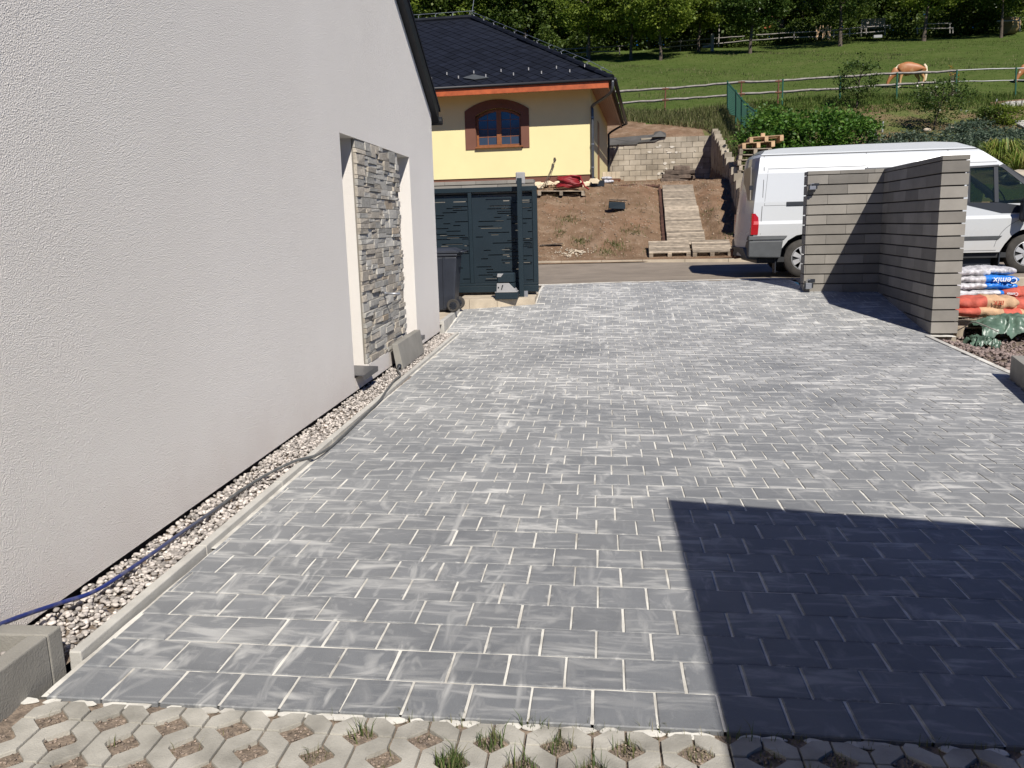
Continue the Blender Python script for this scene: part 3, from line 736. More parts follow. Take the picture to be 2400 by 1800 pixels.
# ================================================================== gate walls of grey blocks
GP = .1588; ZC = 2.167
def gate_wall(name, label, frame, runs, ztop, zbot, n_c):
    """runs: list of (u0,u1,v0,v1,endcap) in the frame's coordinates"""
    t = thing(name, label, 'wall', tuple(frame(0, 0)))
    tm = lambda P: [frame(p[0], p[1])[:2]+(p[2],) for p in P]
    for (u0, u1, v0, v1, L, first) in runs:
        along_u = (u1-u0) > (v1-v0); a0, a1 = (u0, u1) if along_u else (v0, v1)
        n = n_c
        for c in range(-1, n):
            z1 = ZC-c*GP if c >= 0 else ztop; z0 = ZC-(c+1)*GP+.018 if c >= 0 else ZC+.012
            if c >= 0: z1 = ZC-c*GP
            a = a0; k = 0
            off = .0 if c == -1 else (L/2 if c % 2 else 0)
            cuts = [a0]; x = a0+(first if off else first+L/2)
            if c == -1: x = a0+.5; st = .52
            else: st = L
            while x < a1-.05: cuts.append(x); x += st
            cuts.append(a1)
            for s0, s1 in zip(cuts, cuts[1:]):
                mb = MB(); e = .0015
                if along_u: q = (s0+e, s1-e, v0-.0*(c == -1), v1)
                else: q = (u0, u1, s0+e, s1-e)
                d_ = R.uniform(0, .004) if c >= 0 else -.004
                P8 = [(q[0], q[2], z0), (q[1], q[2], z0), (q[1], q[3], z0), (q[0], q[3], z0), (q[0], q[2], z1), (q[1], q[2], z1), (q[1], q[3], z1), (q[0], q[3], z1)]
                mb.hexa([tuple(frame(a_, b_))[:2]+(z_,) for a_, b_, z_ in P8])
                build('wall_block' if c >= 0 else 'cap_block', mb, M['gateblock'], t, bevel=.003)
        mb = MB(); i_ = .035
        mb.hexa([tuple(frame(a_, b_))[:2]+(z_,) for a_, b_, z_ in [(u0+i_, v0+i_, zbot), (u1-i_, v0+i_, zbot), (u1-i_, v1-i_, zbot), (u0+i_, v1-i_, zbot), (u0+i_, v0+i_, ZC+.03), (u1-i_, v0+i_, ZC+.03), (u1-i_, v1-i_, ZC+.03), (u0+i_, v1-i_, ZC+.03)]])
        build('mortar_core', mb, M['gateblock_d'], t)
    return t
ang = math.atan(.0547)
def frR(u, v): return (4.317+u*math.sin(ang)+v*math.cos(ang), 11.43+u*math.cos(ang)-v*math.sin(ang), 0)
tR = gate_wall('gate_wall', 'L shaped grey block gate wall in front of the white van', frR, [(0, 2.70, 0, .33, .6, .0), (2.702, 3.032, -1.16, .33, .6, .02)], 2.235, -.3, 14)
mb = MB(); mb.hexa([tuple(frR(a, b))[:2]+(z_,) for a, b, z_ in [(.004, -.002, -.42), (.40, -.002, -.42), (.40, .20, -.42), (.004, .20, -.42), (.004, -.002, -.072), (.40, -.002, -.072), (.40, .20, -.072), (.004, .20, -.072)]])
build('footing_block', mb, M['cblock'], tR, bevel=.004)
mb = MB(); mb.hexa([tuple(frR(a, b))[:2]+(z_,) for a, b, z_ in [(.01, .206, -.45), (.45, .206, -.45), (.45, .325, -.45), (.01, .325, -.45), (.01, .206, -.078), (.45, .206, -.078), (.45, .325, -.078), (.01, .325, -.078)]])
build('footing_block', mb, M['cblock'], tR, bevel=.004)
def frL(u, v): return (-6.2+v, 13.925+u, 0)
gate_wall('gate_wall', 'grey block wall with pale cap behind the sliding gate', frL, [(0, .33, 0, 5.10, .6, .0)], 2.235, 0, 12)
# latch brackets on the right-hand wall
for zc, dz, lab in ((1.98, .10, 'upper steel gate latch on the grey block wall'), (.42, .16, 'lower galvanised gate catch at the foot of the block wall')):
    q = frR(2.70, -1.10); t = thing('gate_catch', lab, 'gate catch', (q[0], q[1]-.06, zc), ang*-1)
    mb = MB(); mb.cbox(-.05, .045, -.075, -.002, -dz*.40, dz*.20, .004); mb.tube([(-.03, -.05, dz*.2), (-.03, -.05, dz*.5), (.02, -.05, dz*.55)], .008, 6); build('catch_box', mb, M['zinc'], t, local=True)
    mb = MB(); mb.cbox(-.01, .10, -.03, -.0, dz*.22, dz*.60, .003); mb.cbox(-.066, -.052, -.07, -.01, -dz*.3, dz*.42, .002); mb.cbox(.048, .07, -.06, -.0, -dz*.3, dz*.2, .002); build('mounting_plate', mb, M['black'], t, local=True)

# ================================================================== sliding gate
YG = 13.80
t = thing('sliding_gate', 'anthracite sliding gate with slotted metal panels parked behind the drive', 'gate', (-1.1, YG, .4))
mb = MB(); xl, xr, z0, z1 = -5.6, -1.045, .415, 2.125
mb.box(xl, xr, YG, YG+.08, z1-.075, z1); mb.box(xr-.075, xr, YG-.001, YG+.081, z0+.151, z1-.076)
mb.box(xl, xr, YG+.001, YG+.079, z0+.11, z0+.15)
build('gate_frame', mb, M['darkmetal'], t, bevel=.004)
mb = MB(); mb.box(xl, xr, YG-.004, YG+.086, z0, z0+.105); build('guide_rail', mb, M['darkmetal'], t, bevel=.006)
for xm in (-2.16, -3.3, -4.4):
    mb = MB(); mb.box(xm-.02, xm+.038, YG-.004, YG+.05, z0+.152, z1-.082); build('gate_mullion', mb, M['darkmetal'], t, bevel=.003)
def slot_panel(xa, xb, seed):
    rr = random.Random(seed); mb = MB(); za, zb = z0+.155, z1-.16; pitch = .0335; z = za+.03; sh = .014
    yf0, yf1 = YG+.020, YG+.026
    rows = []
    prev = za
    while z < zb-.03:
        W_ = xb-xa; x = xa+rr.uniform(.0, W_*.8); segs = []
        L = rr.choice([.12, .25, .35, .42]); x1 = min(x+L, xb-.012); 
        if x1-x > .03: segs.append((max(x, xa+.012), x1))
        if W_ > .5 and rr.random() < .5:
            x2 = x1+rr.uniform(.08, .35); x3 = min(x2+rr.choice([.12, .24]), xb-.012)
            if x3-x2 > .04: segs.append((x2, x3))
        mb.box(xa, xb, yf0, yf1, prev, z)
        cx = xa
        for a, b in segs: mb.box(cx, a, yf0, yf1, z, z+sh); cx = b
        mb.box(cx, xb, yf0, yf1, z, z+sh)
        prev = z+sh; z += pitch*rr.choice([.8, 1.0, 1.35])
    mb.box(xa, xb, yf0, yf1, prev, zb)
    return mb
for i, (a, b) in enumerate(((-5.5, -4.42), (-4.36, -3.32), (-3.26, -2.182), (-2.12, -1.122))):
    build('slotted_panel', slot_panel(a, b, 5+i), M['darkmetal2'], t)
t = thing('gate_post', 'tall slim anthracite gate post with grey signal box on top', 'gate post', (-1.29, 13.55, .33))
mb = MB(); mb.box(-1.335, -1.262, 13.50, 13.58, .335, 2.24); build('post_body', mb, M['darkmetal'], t, bevel=.004)
mb = MB(); mb.cbox(-1.36, -1.215, 13.585, 13.66, 2.15, 2.335, .012); build('signal_box', mb, M['silver'], t)
mb = MB(); mb.box(-1.36, -1.22, 13.44, 13.62, .328, .336); build('base_plate', mb, M['zinc'], t)
mb = MB(); mb.box(-1.26, -1.20, 13.52, 13.545, .337, .45); mb.box(-1.262, -1.19, 13.5, 13.6, .337, .344); build('roller_bracket', mb, M['zinc'], t)
# motor
t = thing('gate_motor', 'grey and silver gate motor on the beam before the gate', 'gate motor', (-1.52, 13.30, .35))
mb = MB(); mb.cbox(-1.70, -1.335, 13.20, 13.46, .345, .455, .01); build('motor_base', mb, M['darkmetal'], t)
mb = MB(); mb.prism([(-1.675, 13.21, .462), (-1.355, 13.21, .462), (-1.372, 13.21, .50), (-1.47, 13.21, .60), (-1.665, 13.21, .60)], (0, .24, 0)); mb.box(-1.70, -1.34, 13.195, 13.46, .456, .466); build('motor_face', mb, M['silver'], t, bevel=.004)
mb = MB(); mb.cbox(-1.665, -1.385, 13.225, 13.45, .601, .76, .018); mb.prism([(-1.47, 13.215, .602), (-1.385, 13.215, .52), (-1.385, 13.215, .602)], (0, .22, 0)); build('motor_cover', mb, M['darkmetal'], t)
mb = MB(); mb.prism([(-1.66, 13.218, .70), (-1.60, 13.218, .70), (-1.555, 13.218, .755), (-1.65, 13.218, .755)], (0, .006, 0)); build('lock_flap', mb, M['silver'], t)
mb = MB(); mb.lathe([(.012, 0), (.012, .006)], 12, Matrix.Translation((-1.64, 13.208, .535)) @ Matrix.Rotation(PI/2, 4, 'X')); mb.prism([(-1.60, 13.208, .50), (-1.585, 13.208, .50), (-1.56, 13.208, .575), (-1.58, 13.208, .575)], (0, -.004, 0)); build('key_lock', mb, M['black'], t)

# foundation beam and bin platform
t = thing('foundation_beam', 'tan concrete foundation beam below the gate motor', 'beam', (-1.6, 13.3, .2))
xs = [-2.30, -2.10, -1.67, -1.075]
for a, b in zip(xs, xs[1:]):
    mb = MB(); mb.hexa([(a, ybeam(a), 0), (b-.004, ybeam(b), 0), (b-.004, 14.2, 0), (a, 14.2, 0), (a, ybeam(a), .362-.012*(a+2.3)), (b-.004, ybeam(b), .362-.012*(b+2.3)), (b-.004, 14.2, .37), (a, 14.2, .37)])
    build('beam_stone', mb, M['tanconc'], t, bevel=.004)
t = thing('bin_platform', 'pale concrete platform under the wheelie bin at the house corner', 'platform', (-2.5, 12.3, 0))
mb = MB(); mb.hexa([(-5, 11.50, -.1), (-2.285, 11.50, -.1), (-2.285, 13.09, -.1), (-5, 13.04, -.1), (-5, 11.50, .205), (-2.285, 11.50, .205), (-2.285, 13.09, .235), (-5, 13.04, .235)])
build('platform_slab', mb, M['tanconc'], t, bevel=.004)
mb = MB(); mb.hexa([(-2.282, 11.46, -.1), (-2.205, 11.46, -.1), (-2.225, 13.08, -.1), (-2.282, 13.08, -.1), (-2.282, 11.46, .212), (-2.21, 11.46, .212), (-2.23, 13.08, .24), (-2.282, 13.08, .24)])
build('platform_kerb', mb, M['kerb'], t, bevel=.004)

# ================================================================== wheelie bin
t = thing('wheelie_bin', 'dark anthracite wheelie bin half hidden behind the white house corner', 'bin', (-2.45, 12.68, .232))
mb = MB()
def ring(cx, hx_, hy_, z): return [(cx-hx_, -hy_, z), (cx+hx_, -hy_, z), (cx+hx_, hy_, z), (cx-hx_, hy_, z)]
a = ring(0, .20, .19, .02); b = ring(.0, .275, .245, .80); mb.hexa(a+b)
mb.hexa(ring(0, .287, .255, .80)+ring(0, .292, .26, .845))
build('bin_body', mb, M['binplastic'], t, local=True, bevel=.02)
mb = MB()
for yy in (-.222, ):
    mb.hexa([(.05, -.20, .05), (.075, -.20, .05), (.085, -.19, .05), (.04, -.19, .05), (.07, -.258, .79), (.10, -.258, .79), (.11, -.24, .79), (.06, -.24, .79)])
build('bin_rib', mb, M['binplastic'], t, local=True)
mb = MB(); mb.hexa(ring(.01, .30, .265, .845)+ring(.01, .305, .27, .875)); mb.hexa(ring(.01, .295, .262, .876)+ring(.0, .20, .20, .925))
build('bin_lid', mb, M['binplastic'], t, local=True, bevel=.012)
mb = MB(); mb.tube([(.30, -.22, .86), (.37, -.22, .87), (.37, .22, .87), (.30, .22, .86)], .014, 8); mb.tube([(.30, -.05, .86), (.37, -.05, .87)], .012, 8); mb.tube([(.30, .05, .86), (.37, .05, .87)], .012, 8)
build('bin_handle', mb, M['binplastic'], t, local=True, smooth=True)
for yy in (-.27, .21):
    Mx = Matrix.Translation((.205, yy+.03, .098)) @ Matrix.Rotation(PI/2, 4, 'X')
    wh = build('bin_wheel', MB().lathe([(.055, -.001), (.085, -.001), (.096, .012), (.096, .040), (.085, .052), (.055, .052)], 24, Mx), M['rubber'], t, local=True, smooth='auto')
    mb = MB().lathe([(.052, .004), (.055, .053), (.016, .056)], 20, Mx)
    for s_ in range(8):
        c_, sn = math.cos(s_*PI/4), math.sin(s_*PI/4)
        mb.hexa([Mx @ Vector(q) for q in [(c_*.014-sn*.004, sn*.014+c_*.004, .053), (c_*.014+sn*.004, sn*.014-c_*.004, .053), (c_*.052+sn*.004, sn*.052-c_*.004, .054), (c_*.052-sn*.004, sn*.052+c_*.004, .054), (c_*.014-sn*.004, sn*.014+c_*.004, .062), (c_*.014+sn*.004, sn*.014-c_*.004, .062), (c_*.052+sn*.004, sn*.052-c_*.004, .062), (c_*.052-sn*.004, sn*.052+c_*.004, .062)]])
    hb = build('bin_hub', mb, M['black'], None, local=True); hb.parent = wh
mb = MB(); mb.tube([(.205, -.24, .098), (.205, .24, .098)], .012, 8); build('bin_axle', mb, M['black'], t, local=True)

t.scale = (1.03, 1, 1.04)
# ================================================================== garage behind the camera (its roof corner throws the near shadow)
t = thing('garage', None, None, (3, 0, 0), kind='structure')
mb = MB(); mb.hexa([(1.95, -8, -.1), (9, -8, -.1), (9, -.10, -.1), (1.95, 1.15, -.1), (1.95, -8, 2.85), (9, -8, 2.85), (9, -.10, 2.85), (1.95, 1.15, 2.85)]); build('wall', mb, M['conc'], t)
mb = MB(); mb.hexa([(1.585, -8.3, 2.851), (9.4, -8.3, 2.851), (9.4, .30, 2.851), (1.585, 1.745, 2.851), (1.585, -8.3, 3.0), (9.4, -8.3, 3.0), (9.4, .30, 3.0), (1.585, 1.745, 3.0)]); build('roof', mb, M['roofdark'], t)
# ================================================================== road and terrain
zr = lambda x, Y: .406+.05*max(0, Y-18.3)
sheet('road', fr(-14, 16, 60), fr(15.2, 20.0, 12)+[20.4, 20.8, 21.6], lambda x, y: zr(x, y) if y > 15.3 else .30, M['asphalt'], None,
      lambda x, y: y > (yroad(x) if -1.2 < x < 3.4 else 15.4)-.3)
# replace the near edge exactly: a strip that meets the pavers
mb = MB(); xs = fr(-1.2, 3.4, 20)
for a, b in zip(xs, xs[1:]): mb.add([(a, yroad(a)-.028, .4035), (b, yroad(b)-.028, .4035), (b, yroad(b)+.045, .412), (a, yroad(a)+.045, .412)], [(0, 1, 2, 3)])
o = build('edge_strip', mb, M['sand']); tag(o, kind='structure')
far_kerb = thing('road_kerb', 'thin tan kerb between the road and the bare earth bank', 'kerb', (0, 20.8, .55))
for i in range(-14, 16):
    x0, x1 = i*1.0, i*1.0+.99; yk = lambda x: 20.95-.167*min(max(x, -8), 5)
    mb = MB(); mb.hexa([(x0, yk(x0)-.06, .3), (x1, yk(x1)-.06, .3), (x1, yk(x1)+.04, .3), (x0, yk(x0)+.04, .3), (x0, yk(x0)-.06, .59), (x1, yk(x1)-.06, .59), (x1, yk(x1)+.04, .59), (x0, yk(x0)+.04, .59)])
    build('kerb_stone', mb, M['tanconc'], far_kerb)
rb = random.Random(3)
def lump(x, y): return .07*math.sin(x*1.9+y*.7)*math.sin(y*1.3-x*.4)+.045*math.sin(x*5.1+y*3.3)*math.sin(y*4.7)+.025*math.sin(x*11+y*9)
XS = sorted(set([round(v, 3) for v in fr(-60, -6, 18)+fr(-6, 6, 96)+fr(6, 24, 54)+fr(24, 90, 22)]))
YS = [20.7, 20.9, 21.05, 21.2, 21.35, 21.5, 21.7, 21.85]+fr(22, 27.6, 44)+fr(27.8, 38.5, 34)+[38.62, 38.7, 38.8]+fr(39, 56, 50)+fr(57, 100, 43)+fr(104, 170, 14)
def terr(x, y):
    z = T(x, y)
    if y < 27.3:
        rm = min(1, max(0, (abs(x-2.25)-.55)/.4)); z += lump(x, y)*min(1, max(0, (y-21.3)/1.0))*(1 if y < 26 else .4)*rm-.16*(1-rm)*min(1, max(0, (y-21.9)*2))*min(1, max(0, (27.2-y)*2))
    elif y < 38.6 and x < 5: z += .3*lump(x, y)*.3
    elif y > 38.6: z += .12*math.sin(x*.35+y*.22)*min(1, (y-38.6)/5)+.05*math.sin(x*1.3)*math.sin(y*.9)*min(1, (y-38.6)/5)
    return z
terrain = sheet('hillside', XS, YS, terr, M['field'])
terrain.data.materials.append(M['earth'])
def m_garden():
    t = NT('patchy_garden_soil')
    a = t.mix(t.ramp(t.noise(.55, 5, .65), [(.44, 0), (.56, 1)]), C(.15, .105, .06), C(.085, .105, .03))
    a = t.mix(t.ramp(t.noise(3, 5), [(.4, 0), (.7, .5)]), a, C(.13, .125, .05)); t.bump(t.noise(12, 5), .8, .05); return t.fin(a, .96, 0, .1)
terrain.data.materials.append(m_garden())
for p_ in terrain.data.polygons:
    c = p_.center; x, y = c.x, c.y
    if x < 3.55+(y-22.3)*.0775+.1 and (y < 38.9 or (y < 42.6-.35*max(0, x-1.2)**1.3+.5*math.sin(x*2) and x < 4.6)): p_.material_index = 1
    elif y < 43.2 and x > 4.6: p_.material_index = 2
# rough ground sheet that carries on below and around everything, out to the horizon
sheet('ground', [-900, -200, -60, -16, -2.3, 16, 60, 200, 900], [-600, -100, -20, .7], lambda x, y: -.16, M['field'])
sheet('ground', [-900, -200, -60, -16], [.7, 5, 12, 20.72], lambda x, y: -.16+.55*min(1, max(0, (y-12)/4)), M['field'])
sheet('ground', [8, 12, 16, 60, 200, 900], [.7, 5, 12, 15.25], lambda x, y: -.24+.55*min(1, max(0, (y-12)/3.25)), M['field'])
sheet('ground', [3.5, 8.1], [.7, 4, 7.2], lambda x, y: -.20, M['soil'])
sheet('ground', [-16, -6, -2.24], [11.4, 13, 15.3], lambda x, y: .16+.1*max(0, y-13), M['soil'])
sheet('hills', [-900, -300, -100, 0, 100, 300, 900], [168, 260, 420, 900], lambda x, y: 30+.16*(y-168), M['field'])

# ================================================================== earth bank: stones, weeds, props
def scatter_on(n, x0, x1, y0, y1, f=None):
    P = []
    while len(P) < n:
        x, y = R.uniform(x0, x1), R.uniform(y0, y1)
        if f is None or f(x, y): P.append((x, y, terr(x, y)))
    return P
tag(stones('bank_stones', scatter_on(1500, -1.7, 4.2, 21.2, 27.5), .030, mat('bank_clod', (.24, .18, .125), .95, .3, 20, arand=.7), ICO1, rough=.5), 'loose stones and clods on the brown earth bank', 'stones')
wd = []
for cx, cy, n, s in ((-.9, 24.0, 160, .16), (-.55, 22.7, 140, .14), (.35, 22.2, 200, .16), (.1, 21.7, 90, .14), (.85, 23.1, 120, .16), (1.35, 21.8, 60, .12), (-1.1, 23.2, 60, .12), (3.05, 24.4, 60, .2), (3.3, 22.6, 80, .2)):
    for _ in range(n): x, y = R.gauss(cx, s), R.gauss(cy, s*1.2); wd.append((x, y, terr(x, y)-.01))
for _ in range(350): x, y = R.uniform(-1.8, 3.8), R.uniform(21.3, 27.2); wd.append((x, y, terr(x, y)-.01))
tag(blades('bank_weeds', wd, .11, .014, M['drygrass'], None, 1.2), 'sparse dry weeds on the bare earth bank', 'weeds')

def pallet_mesh_things(name, Lx, Ly, nsl, mt, thick=.022, hgt=.144):
    """returns list of (partname, MB): slats across x (length Lx), rows along y"""
    out = []
    sw = Ly/nsl
    for i in range(nsl):
        mb = MB(); a = i*sw; g0_ = R.uniform(.012, .026); mb.hexa([(0, a+g0_, hgt-thick), (Lx+R.uniform(-.01, .01), a+g0_+R.uniform(-.004, .004), hgt-thick), (Lx, a+sw-.004, hgt-thick), (0, a+sw-.004, hgt-thick), (0, a+g0_, hgt), (Lx, a+g0_, hgt), (Lx, a+sw-.004, hgt), (0, a+sw-.004, hgt)]); out.append(('slat', mb))
    for i, x in enumerate((0, Lx/2-.05, Lx-.1)):
        mb = MB(); mb.box(x, x+.1, 0, Ly, 0, .02); out.append(('bottom_board', mb))
        mb = MB(); mb.box(x, x+.1, 0, Ly, hgt-2*thick, hgt-thick-.001); out.append(('stringer', mb))
        for y in (0, Ly/2-.07, Ly-.14):
            mb = MB(); mb.box(x, x+.1, y, y+.14, .021, hgt-2*thick-.001); out.append(('pallet_block', mb))
    return out
def place_parts(parts, root, Mx, mt, names=None):
    for nm, mb in parts:
        mb.v = [tuple(Mx @ Vector(q)) for q in mb.v]; build(nm, mb, mt, root, local=True)
pg = 'wooden pallets laid over the earth bank as a ramp'
# ramp of five pallets climbing the bank
def ramp_pt(s):   # s 0..1 along the ramp: left front corner
    a = Vector((1.70, 22.25, .93)); b = Vector((1.62, 26.9, 2.70)); return a+(b-a)*s
# px-measured axis: left edge 1564,575 -> 1554,434 ; right edge 1654,569 -> 1620,432
A0, A1_ = at(1564, 574, 22.15), at(1552, 433, 26.7); B0, B1_ = at(1654, 569, 22.15), at(1622, 432, 26.7)
names_r = ['lowest', 'second lowest', 'middle', 'second highest', 'highest']
for k in range(5):
    p = A0.lerp(A1_, k/5); p2 = A0.lerp(A1_, (k+.985)/5); q = B0.lerp(B1_, k/5)
    ey = (p2-p); Ly = ey.length; ey.normalize(); ex = (q-p); Lx = ex.length; ex.normalize(); ez = ex.cross(ey).normalized(); ex = ey.cross(ez).normalized()
    Mx = Matrix(((ex.x, ey.x, ez.x, 0), (ex.y, ey.y, ez.y, 0), (ex.z, ey.z, ez.z, 0), (0, 0, 0, 1)))
    t = thing('pallet', names_r[k]+' weathered wooden pallet of the ramp up the earth bank', 'pallet', tuple(p-ez*.144), 0, pg)
    Mx = Matrix.Rotation(R.uniform(-.015, .015), 4, 'Z') @ Mx
    place_parts(pallet_mesh_things('p', Lx, Ly, 8, None), t, Mx, M['pallet'])
for k, (pa, pb, lab) in enumerate((((1517, 581), (1612, 579), 'left of the two pallets lying flat beside the road kerb'), ((1614, 577), (1703, 574), 'right of the two pallets lying flat beside the road kerb'))):
    a = at(*pa, 22.0); b = at(*pb, 22.0); t = thing('pallet', lab, 'pallet', (a.x, 21.12-.15*k, .60), -.03-.02*k, pg)
    place_parts(pallet_mesh_things('p', (b-a).length-.02, .92, 7, None), t, Matrix.Rotation(.30, 4, 'X'), M['pallet'])
# row of bricks / sleepers edging the ramp on its left
M['edgebrick'] = mat('dark_red_edging', (.085, .042, .03), .9, .3, 9, orand=.5)
edg = thing('ramp_edging', 'line of dark brown boards set along the left side of the ramp', 'edging', tuple(A0))
for k in range(46):
    p = A0.lerp(A1_, k/46)+Vector((-.07, 0, -.03)); mb = MB(); mb.box(p.x-.04+R.uniform(-.01, .01), p.x+.03, p.y, p.y+.055, p.z-.12, p.z-.01+R.uniform(-.02, .01)); build('edging_brick', mb, M['edgebrick'], edg)
for k in range(20):
    p = at(1450+k*4.9, 433+.4*math.sin(k), 26.8); mb = MB(); mb.box(p.x, p.x+.05, p.y, p.y+.08, p.z-.06, p.z+.0+R.uniform(-.01, .02)); build('edging_brick', mb, M['edgebrick'], edg)
# pallet with the red hose, sack, box, cable
q = at(1262, 447, 26.1); t = thing('pallet', 'pallet lying under the coiled red hose at the yellow house', 'pallet', (q.x, 25.75, q.z-.15), .04)
place_parts(pallet_mesh_things('p', 1.42, .8, 6, None), t, Matrix.Rotation(.03, 4, 'Y'), M['pallet'])
hc = at(1334, 440, 26.0); cp = []
for k in range(150):
    th = k*.42; rr_ = .34+.05*math.sin(k*.9)-.0004*k; cp.append((hc.x+rr_*math.cos(th)*1.1+.03*math.sin(k*.31), 26.15+rr_*math.sin(th)*.8, hc.z+.03+.0021*k+.02*math.sin(k*1.3)))
for k in range(14): cp.append((hc.x+.34+.04*k*.5, 26.0-.03*k, hc.z+.30-.042*k if k < 8 else hc.z-.0-.015*(k-8)))
tag(build('red_hose_coil', MB().tube(cp, .024, 6), M['hose_red'], smooth=True), 'coil of thick red hose heaped at the foot of the yellow house', 'hose')
cb = [at(1300, 374, 26.9), at(1297, 381, 26.8), at(1290, 400, 26.5), at(1275, 430, 26.2), at(1262, 444, 26.0)]
tag(build('cable', MB().tube(spline([tuple(v) for v in cb]), .012, 5).tube([tuple(v+Vector((.05, 0, 0))) for v in cb], .008, 5).tube([tuple(cb[0]+Vector((0, 0, .06))), tuple(cb[0]), tuple(cb[0]-Vector((.02, 0, .09)))], [.03, .045, .02], 6), M['bark']), 'thin brown cable propped up against the yellow house wall', 'cable')
from mathutils import noise as mnoise
def pillow(mb, L, W_, H_, nu=20, nv=12, split=None, seed=0, tw=.25, m0=0, m1=1, splits=None):
    rr = random.Random(seed); ph = [rr.uniform(0, 6) for _ in range(6)]
    P = []; mats = []
    def sp(c, e): return math.copysign(abs(c)**e, c)
    for i in range(nu+1):
        u = -1+2*i/nu; taper = (1-abs(u)**7)**.32 if abs(u) < 1 else 0
        flat_ = (1-.35*abs(u)**3)
        for j in range(nv):
            th = 2*PI*j/nv; cy_, cz_ = sp(math.cos(th), .75), sp(math.sin(th), .8)
            wv = 1+.05*math.sin(u*7+ph[0]+th)+.04*math.sin(3*th+ph[1]+u*4)+.03*math.sin(u*17+ph[2])
            q = Vector((u*L/2, cy_*W_/2*(.35+.65*taper)*wv, cz_*H_/2*max(.06, taper)*flat_*wv))
            nz_ = mnoise.noise(q*9+Vector((seed*3.1, 0, 0)))*.11+(abs(mnoise.noise(q*23+Vector((0, seed*1.7, 0))))-.2)*.16
            P.append((q.x, q.y*(1+nz_*.5), q.z*(1+nz_*1.5)))
    Fs = []
    for i in range(nu):
        u = -1+2*(i+.5)/nu
        for j in range(nv):
            f = (i*nv+j, i*nv+(j+1) % nv, (i+1)*nv+(j+1) % nv, (i+1)*nv+j)
            k = m0
            if splits:
                for a, b, mm in splits:
                    if a <= u < b: k = mm
            Fs.append((f, k))
    o = len(mb.v); mb.v += P; mb.r += [.5]*len(P)
    for f, k in Fs: mb.f.append(tuple(i+o for i in f)); mb.m.append(k)
    mb.f.append(tuple(o+j for j in range(nv))[::-1]); mb.m.append(m0); mb.f.append(tuple(o+nu*nv+j for j in range(nv))); mb.m.append(m0)
    return mb
mb = MB(); pillow(mb, .42, .3, .12, seed=3); q = at(1424, 428, 27.4)
o = build('white_sack', mb, M['bag_white'], smooth=True); o.location = (q.x, q.y, q.z+.03); tag(o, 'crumpled white sack on the ground at the yellow house corner', 'sack')
mb = MB(); pillow(mb, .35, .3, .1, seed=4)
o = build('white_sack', mb, M['bag_white'], smooth=True); o.location = (q.x-.03, q.y+.02, q.z+.14); tag(o, 'upper white sack of the two by the yellow house corner', 'sack')
q = at(1448, 480, 24.6); t = thing('metal_box', 'grey open metal box lying on the earth bank', 'box', tuple(q), .1)
mb = MB(); mb.hexa([(-.26, -.12, -.10), (.20, -.14, -.13), (.22, .12, -.12), (-.26, .14, -.1), (-.27, -.12, .08), (.19, -.13, .05), (.22, .12, .07), (-.24, .14, .12)]); build('box_body', mb, M['darkmetal2'], t, local=True, bevel=.006)
mb = MB(); mb.box(-.25, .26, -.12, .13, .125, .14, M=Matrix.Rotation(.05, 4, 'Y')); build('box_lid', mb, M['darkmetal2'], t, local=True)
# loose boards and rubble
q = at(1270, 576, 22.3); mb = MB(); mb.box(-.05, .55, 0, .12, 0, .025, M=Matrix.Translation(q) @ Matrix.Rotation(-.06, 4, 'Y')); tag(build('board', mb, M['bark']), 'dark board sticking out of the bank near the gate', 'board')
P = [(R.gauss(-.70, .22), R.gauss(21.9, .14), 0) for _ in range(120)]; P = [(x, y, terr(x, y)+.02) for x, y, _ in P]
tag(stones('pale_rubble', P, .028, M['tanconc'], ICO1, rough=.5), 'pale scattered rubble at the foot of the bank near the gate', 'rubble')
# brick stub and small wooden horse before the block wall
q = at(1418, 413, 33); t = thing('brick_stub', 'low stub of pale hollow bricks beside the far house corner', 'bricks', tuple(q))
for i in range(4):
    mb = MB(); mb.cbox(-.1+i*.17, .06+i*.17, 0, .24, -.1, .16, .006); build('hollow_brick', mb, M['tanconc'], t, local=True)
mb = MB(); mb.box(-.1, .6, -.02, .26, -.16, -.105); mb.box(.5, .58, 0, .05, -.7, -.161); build('wooden_board', mb, M['rust'], t, local=True)

# ================================================================== far retaining wall of concrete blocks
t = thing('retaining_wall', 'weathered concrete block retaining wall at the back of the earth plot', 'wall', (2.6, 38.5, 3.2))
YB = 38.5; xa, xb = .25, 4.86; zt = 5.13; bh = .232
for r_ in range(9):
    z1 = zt-r_*bh; x = xa-(.25 if r_ % 2 else 0)
    while x < xb-.02:
        x0, x1 = max(x, xa), min(x+.5, xb)
        if x1-x0 > .05:
            if not (r_ == 0 and x1 < 2.3 and x1 < 1.9):
                mb = MB(); d_ = R.uniform(-.012, .012); mb.hexa([(x0+.008, YB+d_, z1-bh+.012), (x1-.008, YB+d_, z1-bh+.012), (x1-.008, YB+.25, z1-bh+.012), (x0+.008, YB+.25, z1-bh+.012), (x0+.008, YB+d_, z1), (x1-.008, YB+d_, z1), (x1-.008, YB+.25, z1), (x0+.008, YB+.25, z1)])
                build('concrete_block', mb, M['cblock'], t)
        x += .5
mb = MB(); mb.box(xa, xb, YB+.03, YB+.22, zt-9*bh, zt-bh*1.02); build('mortar', mb, M['gateblock_d'], t)
mb = MB()
